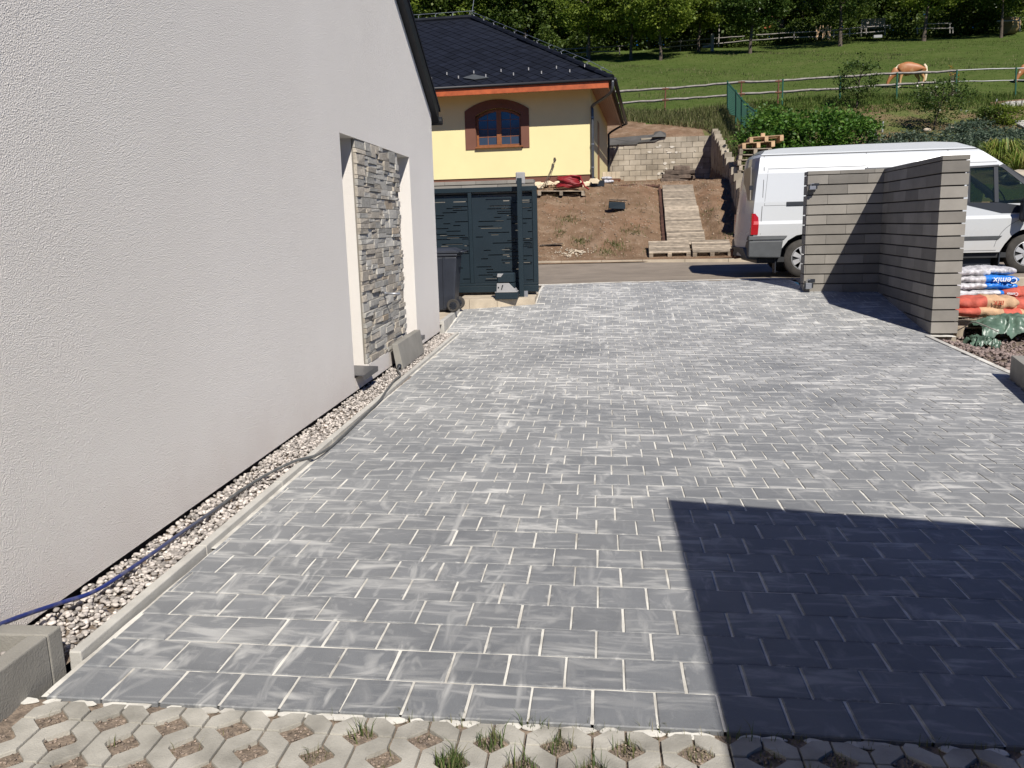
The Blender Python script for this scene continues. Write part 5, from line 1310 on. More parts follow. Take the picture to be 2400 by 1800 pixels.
mb = MB(); mb.box(2.70, 2.775, 16.75, 17.35, 1.36, 1.47); build('number_plate', mb, M['silver'], van)
mb = MB(); mb.box(2.755, 2.775, 16.25, 17.0, 1.85, 2.45, M=None); build('rear_window', mb, mat('dusty_rear_glass', (.20, .18, .15), .35, .3, 3), van)
mb = MB(); mb.box(2.735, 2.775, 16.38, 16.47, 1.28, 1.50); mb.box(2.72, 2.79, 16.13, 16.17, 2.03, 2.11); build('door_handle', mb, M['black'], van)
mb = MB(); mb.tube([(2.80, 17.0, .78), (2.62, 17.0, .76), (2.56, 17.0, .80), (2.56, 17.0, .90)], .025, 8); mb.lathe([(.035, 0), (.035, .06)], 10, Matrix.Translation((2.56, 17.0, .88))); build('tow_bar', mb, M['rust'], van, smooth=True)
mb = MB(); mb.hexa([(8.30, 16.02, .72), (8.80, 16.12, .72), (8.80, 18.0, .72), (8.30, 18.10, .72), (8.26, 16.03, 1.10), (8.80, 16.13, 1.15), (8.80, 17.99, 1.15), (8.26, 18.09, 1.10)]); build('front_bumper', mb, M['vanplastic'], van, bevel=.03)
mb = MB(); mb.hexa([(8.36, 16.05, 1.22), (8.70, 16.09, 1.22), (8.70, 16.35, 1.22), (8.36, 16.2, 1.22), (8.30, 16.06, 1.46), (8.56, 16.09, 1.46), (8.56, 16.35, 1.46), (8.30, 16.2, 1.46)]); build('headlight', mb, M['lightglass'], van, bevel=.01)
mb = MB(); mb.cbox(7.40, 7.56, 15.80, 16.02, 1.33, 1.75, .05); mb.tube([(7.55, 15.95, 1.5), (7.62, 16.08, 1.52)], .025, 6); build('wing_mirror', mb, M['black'], van)
# arch liners, mud flap, underbody
mb = MB(); mb.box(4.25, 7.1, 16.25, 17.9, .56, .70); mb.box(2.9, 3.3, 16.2, 17.95, .68, .80)
for wc in (3.74, 7.66):
    for s_, y0_, y1_ in ((0, 16.11, 16.40), (1, 17.72, 18.01)):
        n = 12
        for k in range(n):
            a, b = PI*k/n, PI*(k+1)/n; r0 = .462
            mb.add([(wc+r0*math.cos(a), y0_, .76+r0*math.sin(a)), (wc+r0*math.cos(b), y0_, .76+r0*math.sin(b)), (wc+r0*math.cos(b), y1_, .76+r0*math.sin(b)), (wc+r0*math.cos(a), y1_, .76+r0*math.sin(a))], [(0, 1, 2, 3)])
        yi = y1_ if s_ == 0 else y0_
        mb.prism([(wc+r0*math.cos(PI*k/n), yi, .76+r0*math.sin(PI*k/n)) for k in range(n+1)]+[(wc-r0, yi, .6), (wc+r0, yi, .6)], (0, .02, 0))
mb.box(7.18, 7.20, 16.12, 16.36, .50, .98); mb.box(3.22, 3.24, 16.12, 16.36, .50, .95)
build('underbody', mb, M['black'], van)
for wc in (3.74, 7.66):
    for s_, yw in ((-1, 16.12), (1, 18.0)):
        Mx = Matrix.Translation((wc, yw, .762)) @ Matrix.Rotation(PI/2*(1 if s_ < 0 else -1), 4, 'X')
        wh = build('wheel', MB().lathe([(.20, -.19), (.31, -.20), (.35, -.17), (.356, -.10), (.35, -.03), (.315, -.002), (.225, 0.0), (.215, -.03)], 36, Mx), M['rubber'], van, smooth='auto')
        mb = MB().lathe([(.218, -.19), (.218, -.02), (.205, -.003), (.195, -.018), (.19, -.05), (.03, -.045)], 32, Mx, 0)
        rim = build('rim', mb, M['vanplastic'], van, smooth='auto'); rim.parent = wh
        mb = MB()
        for k in range(7):
            a = 2*PI*k/7; ca, sa = math.cos(a), math.sin(a)
            f_ = lambda r_, w_, z_: Mx @ Vector((ca*r_-sa*w_, sa*r_+ca*w_, z_))
            mb.hexa([f_(.05, -.030, -.05), f_(.05, .030, -.05), f_(.205, .052, -.05), f_(.205, -.052, -.05), f_(.05, -.028, -.002), f_(.05, .028, -.002), f_(.205, .048, -.008), f_(.205, -.048, -.008)][::1])
        mb.lathe([(.075, -.04), (.075, .002), (.05, .010), (.0, .012)], 20, Mx); mb.lathe([(.196, -.03), (.214, -.002), (.222, -.006), (.222, -.03)], 32, Mx)
        hub = build('wheel_cover', mb, M['rim'], van); hub.parent = wh

# ================================================================== sacks beside the gate wall
def text(name, s, size, loc, rot, m, parent):
    cu = bpy.data.curves.new(name, 'FONT'); cu.body = s; cu.size = size; cu.extrude = .0015; cu.align_x = 'CENTER'; cu.align_y = 'CENTER'; cu.shear = .12
    o = bpy.data.objects.new(name, cu); COL.objects.link(o); o.rotation_euler = (0, 0, 0)
    cu.extrude = .006; dg = bpy.context.evaluated_depsgraph_get(); me = bpy.data.meshes.new_from_object(o.evaluated_get(dg)); me.materials.clear(); me.materials.append(m)
    bpy.data.objects.remove(o); o = link(name, me, parent); o.location = loc; o.rotation_euler = rot
    return o
def sack(label, cx, cy, cz, L, W_, H_, rz, mats_, splits, seed, tilt=0, txt=None, group='sacks stacked beside the gate wall'):
    mb = MB(); pillow(mb, L, W_, H_, 40, 22, seed=seed, splits=splits)
    o = build('sack', mb, mats_, None, smooth=True); o.location = (cx, cy, cz); o.rotation_euler = (0, tilt, rz)
    tag(o, label, 'sack', group)
    if txt: text('lettering', txt[0], txt[1], txt[2], txt[3], txt[4], o)
    return o
Wm, Bm = [M['bag_white'], M['bag_blue']], 0
FR = PI/2
# grey and blue cement sacks; front faces look towards the camera
YS_ = 13.05
def wb(a): return [(a, 1.01, 1)]
rows_ = [(640, 'topmost'), (664, 'second'), (684, 'third'), (701, 'lowest')]
sack('white sack with its flap, topmost of the right hand sack column', *(at(2319, 633, 13.1)), .66, .42, .13, -.05, Wm, None, 21, .05)
sack('white and blue sack lettered upside down under the topmost sack', *(at(2312, 654, 12.95)), .80, .42, .125, .0, Wm, [(-.25, 1.01, 1)], 22, .02, ('Cemix', .125, (.16, -.238, .0), (PI/2, PI, 0), M['ink_white']))
sack('shiny blue sack in the middle of the right hand column', *(at(2316, 668, 12.95)), .70, .42, .115, .02, Wm, [(-.62, 1.01, 1)], 23, .03)
sack('white sack with a short blue end at the bottom of the column', *(at(2298, 685, 12.9)), .95, .42, .10, .0, Wm, [(.40, 1.01, 1)], 24, .03, ('Cemix', .06, (.34, -.232, .0), (PI/2, PI, 0), M['ink_white']))
sack('grey white sack on top, touching the gate wall', *(at(2266, 637, 13.0)), .56, .40, .13, .03, Wm, None, 25, .03)
sack('grey white sack, second from the top beside the gate wall', *(at(2266, 654, 12.98)), .58, .40, .12, .0, Wm, None, 26, 0)
sack('grey white sack, third from the top beside the gate wall', *(at(2260, 669, 12.9)), .54, .40, .11, 0, Wm, None, 27, 0)
sack('small blue and white sack end peeping out low by the wall', *(at(2248, 697, 12.75)), .42, .36, .10, 0, Wm, [(-1.01, -.2, 1)], 28, 0)
Rm = [M['bag_tan'], M['bag_red']]
sack('plump red and tan paper sack lying in front of the blue ones', *(at(2304, 709, 12.45)), .86, .45, .215, .0, Rm, [(-1.01, -.12, 1)], 31, .0, ('BEK', .085, (.10, -.25, .02), (PI/2, PI, 0), M['ink_red']))
sack('flat tan and red paper sack under the plump one', *(at(2310, 730, 12.4)), 1.02, .45, .16, .03, Rm, [(-1.01, -.35, 1), (.3, .75, 1)], 32, .04)
sack('red paper sack at the right picture edge, upper one', *(at(2398, 685, 12.9)), .75, .45, .18, .0, Rm, [(-1.01, .2, 1)], 33, 0, ('BEK', .07, (.26, -.248, .02), (PI/2, 0, 0), M['ink_red']))
sack('dark red and tan paper sack below the right edge one', *(at(2394, 713, 12.5)), .70, .42, .19, .1, Rm, [(-.55, 1.01, 1)], 34, -.05)
sack('brown paper sack low behind the green tarpaulin', *(at(2395, 737, 12.4)), .6, .4, .15, 0, Rm, [(-1.01, .5, 1)], 35, 0)
# pallet beneath
q = at(2262, 757, 12.15); t = thing('pallet', 'dark shaded pallet carrying the sacks beside the gate wall', 'pallet', (q.x-.1, 12.15, bed(5.2, 12.3)), 0)
place_parts(pallet_mesh_things('p', 1.25, .95, 7, None), t, Matrix.Identity(4), M['pallet'])
# green tarpaulin: crumpled sheet
def tarp(name, pts, label, seed, h=.16):
    rr = random.Random(seed); nx, ny = 60, 34; mb = MB(); V = []
    (x0_, y0_, z0_), (x1_, y1_, z1_), wd_ = pts
    ph = [rr.uniform(0, 6) for _ in range(8)]
    for j in range(ny+1):
        for i in range(nx+1):
            a, b = i/nx, j/ny
            x = x0_+(x1_-x0_)*a+.03*math.sin(9*b+ph[0])+.02*math.sin(21*a+ph[1]); y = y0_+(y1_-y0_)*a-wd_*(b-.5)*(1+.2*math.sin(6*a+ph[2]))
            bulge = math.sin(PI*min(1, max(0, b)))**.6*math.sin(PI*min(1, a*.94+.03))**.35
            vv_ = Vector((a*5, b*3, seed)); fold = .10*(.5-abs(mnoise.noise(vv_*1.1)))+.07*(.5-abs(mnoise.noise(vv_*2.3)))+.03*(.5-abs(mnoise.noise(vv_*5)))-.04
            V.append((x, y, z0_+(z1_-z0_)*a+h*bulge+fold*1.2-.03))
    Fs = [(j*(nx+1)+i, (j+1)*(nx+1)+i, (j+1)*(nx+1)+i+1, j*(nx+1)+i+1) for j in range(ny) for i in range(nx)]
    mb.add(V, Fs); return tag(build(name, mb, M['tarp'], smooth=True), label, 'tarpaulin')
a, b = at(2285, 752, 12.0), at(2400, 765, 11.9)
tarp('tarpaulin', ((a.x, a.y, bed(a.x, a.y)+.12), (b.x+.5, b.y, bed(b.x, b.y)+.08), .55), 'crumpled green tarpaulin lying before the paper sacks', 3, .24)
a, b = at(2270, 775, 11.7), at(2335, 778, 11.6)
tarp('tarpaulin', ((a.x, a.y, bed(a.x, a.y)+.02), (b.x, b.y, bed(b.x, b.y)+.02), .28), 'small loose flap of green tarpaulin on the crushed rock', 8, .11)
a = at(2360, 742, 12.2); tarp('tarpaulin', ((a.x, a.y, a.z-.16), (a.x+.7, a.y+.1, a.z-.12), .35), 'second green tarpaulin bundle at the right picture edge', 12, .15)
cp = [at(2243, 775, 11.9), at(2262, 765, 11.8), at(2280, 755, 11.7), at(2300, 760, 11.6), at(2340, 778, 11.6)]
tag(build('cord', MB().tube(spline([tuple(v) for v in cp]), .008, 5), M['oldwood']), 'thin grey cord looping from the gate wall to the tarpaulin', 'cord')
# low kerb blocks of the road edge behind the sacks
t = thing('road_edge_wall', 'low concrete edge of the road behind the stacked sacks', 'kerb', (6, 15.2, .2))
for i in range(11):
    mb = MB(); mb.cbox(3.62+i*.52, 4.13+i*.52, 15.02, 15.26, -.3, .405, .008); build('edge_stone', mb, M['tanconc'], t)
mb = MB(); mb.box(5.9, 6.25, 14.55, 14.99, -.2, .25); build('edge_stone', mb, M['tanconc'], t, bevel=.01)
# ================================================================== vegetation builders
def leaves(C_, size, m, name, parent=None, up=.35, loc=None):
    """C_: (n,3) leaf centres -> quads"""
    P = np.asarray(C_, float); n = len(P)
    nrm = NR.randn(n, 3); nrm[:, 2] = np.abs(nrm[:, 2])+up; nrm /= np.linalg.norm(nrm, axis=1)[:, None]
    a = np.cross(nrm, NR.randn(n, 3)); a /= np.linalg.norm(a, axis=1)[:, None]; b = np.cross(nrm, a)
    s = size*(.6+.8*NR.rand(n))[:, None]
    V = np.concatenate([P-a*s*.5, P-b*s*.32, P+a*s*.5, P+b*s*.32+nrm*s*.08]); i = np.arange(n)
    Fc = np.stack([i, i+n, i+2*n, i+3*n], 1)
    return fast(name, V, Fc, m, parent, np.tile(np.clip(.45+.25*NR.randn(n), 0, 1), 4))
def cloud(cx, cy, cz, rx, ry, rz, nc, per, spread=.16, hollow=.45):
    """clumped crown: nc clumps on a thick shell, per leaves each"""
    out = []
    for _ in range(nc):
        v = NR.randn(3); v /= np.linalg.norm(v); r_ = hollow+(1.02-hollow)*NR.rand()**.6
        c = np.array([cx, cy, cz])+v*np.array([rx, ry, rz])*r_; k = int(per*(.5+NR.rand()))
        out.append(c+NR.randn(k, 3)*np.array([rx, ry, rz])*spread*np.array([1, 1, .62])*(.6+.7*NR.rand()))
    return np.concatenate(out)
def tree(name, label, cat, loc, h, crown, m, nc, per, leaf, trunk_r, seed, group=None, lean=0, limbs=6, spread=.15):
    """crown: (rx, ry, rz, centre height)"""
    rr = random.Random(seed); t = thing(name, label, cat, loc, 0, group)
    rx, ry, rz, ch = crown
    top = (lean*h*.5, 0, ch+rz*.45)
    tp = [(0, 0, -.3), (0+rr.uniform(-.04, .04)*h*.2, 0, h*.12), (lean*h*.18, rr.uniform(-.05, .05), h*.3), (lean*h*.33+rr.uniform(-.1, .1), rr.uniform(-.1, .1), h*.52), top]
    mb = MB().tube(spline(tp, 4), list(np.interp(np.linspace(0, 1, 17), [0, .1, 1], [trunk_r*1.45, trunk_r, trunk_r*.25])), 8)
    for k in range(limbs):
        a = rr.uniform(0, 2*PI); s_ = rr.uniform(.3, .75); b0 = Vector(tp[2]).lerp(Vector(top), s_*.8); e = Vector((b0.x+rx*.75*math.cos(a), b0.y+ry*.75*math.sin(a), b0.z+rz*rr.uniform(.1, .7)))
        mid = b0.lerp(e, .5)+Vector((0, 0, rz*.1)); mb.tube([b0, mid, e], [trunk_r*.42, trunk_r*.25, trunk_r*.08], 5)
    build('trunk', mb, M['bark'], t, smooth=True, local=True)
    pts = cloud(lean*h*.35, 0, ch, rx, ry, rz, nc, per, spread)
    PMs = PM[t.name]; PM[t.name] = Matrix.Identity(4); leaves(pts, leaf, m, 'crown', t); PM[t.name] = PMs
    return t

# ================================================================== meadow grass
def band(n, x0, x1, y0, y1, f=None):
    P = []
    while len(P) < n:
        x, y = R.uniform(x0, x1), R.uniform(y0, y1)
        if f is None or f(x, y): P.append((x, y, terr(x, y)-.01))
    return P
infield = lambda x, y: x > (y-38)*-.02 and -3 < x < .52*y
tag(blades('meadow_grass', band(42000, -3, 42, 42.5, 82, infield), .06, .03, M['meadow'], None, 1.1), 'green horse meadow grass on the hillside', 'grass')
tp_ = []
for _ in range(95):
    cx, cy = R.uniform(1, 38), R.uniform(46, 77); s_ = R.uniform(.2, .9)
    if not infield(cx, cy): continue
    for _ in range(int(70*s_)): x, y = R.gauss(cx, s_*1.3), R.gauss(cy, s_*.7); tp_.append((x, y, terr(x, y)-.01))
tag(blades('grass_tufts', tp_, .22, .03, M['drygrass'], None, 1.0), 'taller pale tufts scattered over the horse meadow', 'grass')
tag(blades('rough_grass', band(9000, 1.2, 6.2, 39, 43.5, lambda x, y: y > 42.3-.35*max(0, x-1.2)**1.3), .38, .03, M['drygrass'], None, 1.0)
    if False else blades('rough_grass', band(9000, 1.0, 7.5, 38.9, 44, lambda x, y: x > 4.9 or y > 42.3-.35*max(0, x-1.0)**1.3), .36, .028, M['drygrass'], None, 1.0), 'rough half dry grass above the retaining wall', 'grass')
tag(blades('rough_grass', band(6000, 4.2, 8.0, 26, 38.6, lambda x, y: x > 3.9+(y-22.3)*.0775 and x < 5.6+(y-26)*.18), .42, .026, M['drygrass'], None, .9), 'tall grass between the stepped wall and the green fence', 'grass')
tag(blades('rough_grass', band(9000, 6, 24, 41.5, 45.5), .24, .03, M['meadow'], None, 1.0), 'weedy verge under the rail fence of the meadow', 'grass')
tag(blades('lawn_grass', band(9000, 7, 20, 34, 42), .07, .03, M['meadow'], None, 1.0), 'patchy short grass in the garden behind the van', 'grass')

# ================================================================== front meadow fence
def grail(name, P, r_, m, parent, n=5, wob=.02):
    pts = []
    for i in range(len(P)-1):
        for k in range(4): q = Vector(P[i]).lerp(Vector(P[i+1]), k/4); pts.append(q+Vector((0, 0, R.uniform(-wob, wob))))
    pts.append(Vector(P[-1])); return build(name, MB().tube(pts, [r_*R.uniform(.85, 1.15) for _ in pts], n), m, parent)
t = thing('meadow_fence', 'weathered two rail fence along the lower edge of the horse meadow', 'fence', (8, 44.2, 7))
top_ = [(1300, 226), (1440, 215), (1560, 208), (1652, 200), (1738, 192), (1825, 190), (1897, 184), (1970, 180), (2040, 176), (2103, 172), (2180, 170), (2243, 166)]
bot_ = [(1300, 252), (1440, 243), (1560, 234), (1652, 228), (1738, 220), (1825, 216), (1897, 211), (1970, 208), (2040, 202), (2103, 198), (2180, 194), (2225, 192)]
for L in (top_, bot_):
    for i in range(0, len(L)-1, 2):
        seg = L[i:i+3]
        grail('rail', [at(a, b, 44.2) for a, b in seg], .062, M['oldwood'], t)
grail('rope', [at(2215, 168, 44.2), at(2243, 165, 44.2), at(2320, 162, 44.2), at(2382, 160, 44.2), at(2440, 158, 44.2)], .03, M['silver'], t, 5, .01)
grail('rope', [at(2215, 191, 44.2), at(2243, 191, 44.2), at(2320, 190, 44.2), at(2382, 188, 44.2), at(2440, 186, 44.2)], .025, M['silver'], t, 5, .01)
for px, y0_, y1_, m_ in ((1560, 205, 252, 'rust'), (1738, 190, 235, 'rust'), (1825, 187, 243, 'rust'), (1835, 185, 246, 'green'), (1970, 178, 240, 'green'), (2103, 170, 249, 'green'), (2243, 164, 205, 'green'), (2382, 158, 232, 'green')):
    a, b = at(px, y0_, 44.12), at(px-2, y1_, 44.12); build('post', MB().tube([a, b-Vector((0, 0, .3))], .038, 6), M[m_], t)
    if m_ == 'rust':
        mb = MB()
        for py in (top_, bot_):
            z_ = np.interp(px, [p_[0] for p_ in py], [p_[1] for p_ in py]); q = at(px, float(z_), 44.08); mb.box(q.x-.16, q.x+.16, q.y-.02, q.y+.02, q.z-.03, q.z+.03)
        build('rail_bracket', mb, M['rust'], t)
# green wire fence running downhill
t = thing('wire_fence', 'green wire mesh fence running downhill between the plots', 'fence', (6, 38, 5.5))
gt = [(1705, 193, 267, 43), (1725, 215, 271, 40.5), (1738, 232, 290, 38.5), (1752, 247, 305, 36.5), (1772, 262, 318, 34)]
tops = [at(a, b, d) for a, b, c_, d in gt]; bots = [at(a, c_, d) for a, b, c_, d in gt]
for a, b in zip(tops, bots): build('post', MB().tube([a+Vector((0, 0, .08)), b-Vector((0, 0, .4))], .035, 6), M['green'], t)
for i in range(4):
    mb = MB(); n = 26
    for k in range(n): 
        a = tops[i].lerp(tops[i+1], k/n); b = bots[i].lerp(bots[i+1], k/n); mb.add([a, a+Vector((.03, 0, 0)), b+Vector((.03, 0, 0)), b], [(0, 1, 2, 3)])
    for k in range(17):
        f_ = k/16; a = tops[i].lerp(bots[i], f_); b = tops[i+1].lerp(bots[i+1], f_); mb.add([a, b, b-Vector((0, 0, .02)), a-Vector((0, 0, .02))], [(0, 1, 2, 3)])
    mb.tube([tops[i], tops[i+1]], .03, 5); build('wire_panel', mb, M['green'], t)

# ================================================================== horses
def m_horse():
    t_ = NT('palomino_coat'); tc = t_.n('ShaderNodeTexCoord'); s = t_.n('ShaderNodeSeparateXYZ'); t_.l(tc.outputs['Object'], s.inputs[0])
    n_ = t_.noise(3.5, 3, .5, tc.outputs['Object'])
    hd_ = t_.n('ShaderNodeMapRange'); t_.l(s.outputs['X'], hd_.inputs[0])
    for i, v in zip((1, 2, 3, 4), (.0, .15, .8, 0)): hd_.inputs[i].default_value = v
    z_ = t_.math('ADD', t_.math('ADD', s.outputs['Z'], hd_.outputs[0]), t_.math('MULTIPLY', t_.math('SUBTRACT', n_, .5), .35))
    k = t_.ramp(z_, [(.10, C(.72, .66, .56)), (.20, C(.50, .31, .15)), (.62, C(.46, .25, .10)), (.80, C(.33, .13, .045)), (1.0, C(.33, .13, .045))])
    k = t_.mix(t_.ramp(t_.noise(2.2, 3, .5, tc.outputs['Object']), [(.52, 0), (.68, .6)]), k, C(.52, .33, .16))
    return t_.fin(k, .5, 0, .4)
M['horse'] = m_horse(); M['mane'] = mat('cream_mane', (.66, .55, .38), .7, .15, 20)
def make_horse(label, loc, rz, group):
    t = thing('horse', label, 'horse', loc, rz, group)
    J = dict(pel=(1.25, 0, 1.07, .27), mid=(.80, 0, 1.03, .30), sho=(.36, 0, 1.06, .28), nb=(.12, 0, .99, .20), nm=(-.10, 0, .74, .145), po=(-.27, 0, .50, .10), hd=(-.36, 0, .32, .085), mu=(-.40, 0, .13, .058))
    E_ = [('pel', 'mid'), ('mid', 'sho'), ('sho', 'nb'), ('nb', 'nm'), ('nm', 'po'), ('po', 'hd'), ('hd', 'mu')]
    for s_, sx in (('l', -1), ('r', 1)):
        d1, d2 = (0, .05) if sx < 0 else (.10, -.10)
        J.update({'e'+s_: (.30+d1, .15*sx, .76, .105), 'k'+s_: (.24+d1*.5, .15*sx, .43, .058), 'f'+s_: (.25+d1*.3, .15*sx, .13, .042), 'h'+s_: (.20+d1*.3, .15*sx, .03, .055),
                  'hi'+s_: (1.33+d2, .14*sx, .86, .17), 'st'+s_: (1.27+d2, .16*sx, .68, .115), 'ho'+s_: (1.44+d2, .15*sx, .45, .058), 'hf'+s_: (1.38+d2, .15*sx, .14, .043), 'hh'+s_: (1.33+d2, .15*sx, .03, .055)})
        E_ += [('sho', 'e'+s_), ('e'+s_, 'k'+s_), ('k'+s_, 'f'+s_), ('f'+s_, 'h'+s_), ('pel', 'hi'+s_), ('hi'+s_, 'st'+s_), ('st'+s_, 'ho'+s_), ('ho'+s_, 'hf'+s_), ('hf'+s_, 'hh'+s_)]
    names = list(J); me = bpy.data.meshes.new('horse_body'); me.from_pydata([J[k][:3] for k in names], [(names.index(a), names.index(b)) for a, b in E_], [])
    me.materials.append(M['horse']); o = link('horse_body', me, t)
    md = o.modifiers.new('skin', 'SKIN'); md.use_smooth_shade = True
    for i, k in enumerate(names): me.skin_vertices[0].data[i].radius = (J[k][3]*(1.16 if J[k][3] > .12 else 1.12), J[k][3]*(1.42 if J[k][3] > .12 else 1.12)); me.skin_vertices[0].data[i].use_root = (k == 'pel')
    s2 = o.modifiers.new('sub', 'SUBSURF'); s2.levels = 2; s2.render_levels = 2
    for sy in (-.05, .05): build('ear', MB().tube([(-.24, sy, .56), (-.17, sy*1.5, .66)], [.03, .006], 6), M['horse'], t, local=True)
    mb = MB(); mb.tube([(1.50, 0, 1.20), (1.60, 0, 1.05), (1.63, 0, .75), (1.60, 0, .38), (1.57, 0, .22)], [.05, .075, .085, .065, .02], 8); build('tail', mb, M['mane'], t, smooth=True, local=True)
    mb = MB(); mb.tube([(.42, -.02, 1.27), (.16, -.03, 1.18), (-.06, -.05, .93), (-.24, -.06, .66), (-.33, -.03, .52)], [.03, .06, .075, .06, .02], 7); build('mane', mb, M['mane'], t, smooth=True, local=True)
    return t
hb_ = at(2128, 205, 50)
make_horse('palomino horse grazing alone in the middle of the meadow behind the rails', (16.08, 50.0, 8.36), 0, 'horses grazing in the meadow')
make_horse('chestnut horse with pale mane grazing at the right picture edge', (22.75, 50.0, 8.22), .12, 'horses grazing in the meadow')

# ================================================================== orchard trees on the slope
og = 'trees along the upper edge of the meadow'
row = [(1381, 134, 79, 3.3, 0, 'tree with pinkish trunk nearest the black roof'), (1479, 137, 77, 3.0, .05, 'dense bushy tree second from the roof'), (1548, 139, 75, 2.7, -.06, 'round crowned tree standing before the gap of the far fence'),
       (1638, 119, 80, 2.3, .04, 'pale slender tree with thin crown left of the tall pole'), (1758, 134, 75, 2.6, .08, 'dark leaning trunked tree out in the open meadow'), (1969, 109, 80, 3.5, -.03, 'broad dark tree beside the stacked poles'),
       (2164, 104, 80, 3.4, .10, 'tree with thick pale forked trunk behind the grazing horse'), (2346, 90, 82, 3.2, -.04, 'big dark tree beside the hay bale')]
for i, (px, py, Y, rad, ln, lab) in enumerate(row):
    q = at(px, py, Y); z = terr(q.x, q.y)
    q = Vector((q.x, q.y, z)); hz_ = q.z
    tree('orchard_tree', lab, 'tree', (q.x, q.y, hz_), 5.4+rad*.6, (rad*1.12, rad, rad*.9, 2.15+rad*.88+(.5 if i > 4 else 0)), M['leaf_a'] if i not in (4, 5, 7) else M['leaf_d'], 150, 70, .24, .15+.04*(i in (5, 6)), 40+i, og, ln, spread=.13)
protoB = None
ORD = ['first', 'second', 'third', 'fourth', 'fifth', 'sixth', 'seventh', 'eighth', 'ninth', 'tenth', 'eleventh', 'twelfth', 'thirteenth', 'fourteenth', 'fifteenth', 'sixteenth', 'seventeenth', 'eighteenth', 'nineteenth', 'twentieth']
bx = [(1290, 92, 0), (1350, 90, 1), (1430, 88, 0), (1522, 86, 2), (1600, 92, 1), (1669, 86, 0), (1715, 92, 2), (1810, 93, 1), (1880, 91, 0), (1930, 94, 2), (2040, 95, 1), (2100, 92, 0), (2230, 93, 2), (2310, 88, 1), (2400, 92, 0), (1230, 90, 2), (1160, 92, 1), (1080, 96, 0), (990, 94, 2), (920, 92, 1)]
protos = []
for k in range(3):
    protos.append(tree('woodland_tree', None, 'tree', (0, 0, 0), 9.5+k, (3.6+.3*k, 3.6, 4.3+.3*k, 4.9+.4*k), [M['leaf_b'], M['leaf_a'], M['leaf_b']][k], 170, 70, .30, .2, 90+k, None, .03*(k-1), spread=.13))
lb = 'woodland tree in the dense row behind the far rail fence'
used_p = set()
for i, (px, Y, k) in enumerate(bx):
    q = at(px, 60, Y); z = terr(q.x, q.y) if Y < 165 else q.z; rz = R.uniform(0, 6)
    if k not in used_p: o = protos[k]; used_p.add(k); o.location = (q.x, q.y, z); o.rotation_euler = (0, 0, rz)
    else: o = dup(protos[k], (q.x, q.y, z), rz, None, None, (R.uniform(.9, 1.15),)*3)
    o['label'] = ORD[sorted(b_[0] for b_ in bx).index(px)]+' from the left of the woodland trees behind the far fence'; o['category'] = 'tree'; o['group'] = 'woodland trees behind the far fence'
# the wood behind: one mass
P = []
n = 150000
X_ = -45+130*NR.rand(n); Y_ = 98+26*NR.rand(n); Hh = 15*NR.rand(n)**.85
blob = np.sin(X_*.9+Y_*.3)+np.sin(X_*.37+2)+np.sin(Hh*1.1+X_*.5); k_ = blob > -1.9
X_, Y_, Hh = X_[k_], Y_[k_], Hh[k_]; Z_ = np.interp(Y_, [78, 95, 140], [15.7, 20, 28])+Hh
o = leaves(np.stack([X_, Y_, Z_], 1), .55, M['leaf_b'], 'woodland'); tag(o, 'dark woodland filling the top of the hillside', 'woodland', kind='stuff')
mb = MB()
for _ in range(26):
    x, y = R.uniform(-40, 80), R.uniform(96, 110); z = T(x, y); mb.tube([(x, y, z-.5), (x+R.uniform(-.5, .5), y, z+12)], [.22, .12], 6)
o = build('woodland_trunks', mb, M['bark']); tag(o, 'dim trunks standing inside the dark woodland', 'trunks', kind='stuff')
# undergrowth behind the far fence
def brush(name, label, n, f, size, m, cat='bushes'):
    P = [f() for _ in range(n)]; o = leaves(P, size, m, name); tag(o, label, cat, kind='stuff'); return o
def ub():
    x = R.uniform(-6, 42); y = R.uniform(85.2, 88.5); h_ = 2.4+.8*math.sin(x*.6)+.5*math.sin(x*2.1); return (x, y, T(x, y)+R.random()**.8*max(.6, h_))
brush('undergrowth', 'dark undergrowth behind the far rail fence', 26000, ub, .26, M['leaf_b'])
# far rail fence
def farfence(label, segs, pcs, Y, rr_=.05):
    t = thing('far_fence', label, 'fence', tuple(at(*segs[0][0], Y)))
    for L in segs: grail('rail', [at(a, b, Y) for a, b in L], rr_, M['oldwood'], t, 5, .015)
    for px, ya, yb_ in pcs: build('post', MB().tube([at(px, ya, Y+.05), at(px, yb_, Y+.05)], .055, 6), M['oldwood'], t)
farfence('far rail fence left of the gap, behind the trees by the black roof', [[(1285, 118), (1350, 114), (1400, 111), (1472, 107)], [(1300, 128), (1350, 124), (1400, 121), (1452, 120)]], [(1300, 112, 136), (1376, 104, 134), (1452, 106, 128)], 81)
farfence('far rail fence with sagging rails right of the gap', [[(1570, 99), (1632, 94), (1700, 88), (1745, 85)], [(1555, 112), (1632, 104), (1690, 102), (1750, 95), (1790, 93)], [(1772, 82), (1850, 77), (1905, 74), (1945, 72), (2000, 66), (2050, 62), (2088, 60)], [(1790, 93), (1850, 88), (1905, 87), (1960, 82), (2010, 78), (2072, 73)]], [(1595, 92, 120), (1670, 84, 115), (1861, 74, 92), (1954, 69, 88), (1991, 67, 85), (2030, 62, 80), (2086, 58, 68)], 81)
farfence('far rail fence between the forked tree and the hay', [[(2147, 67), (2180, 67), (2235, 66)], [(2170, 56), (2230, 55)]], [(2150, 64, 80), (2226, 56, 78), (2233, 64, 78)], 81)
farfence('short white rail in front of the hay bale', [[(2336, 50), (2360, 49), (2389, 48)]], [(2390, 40, 74)], 83, .06)
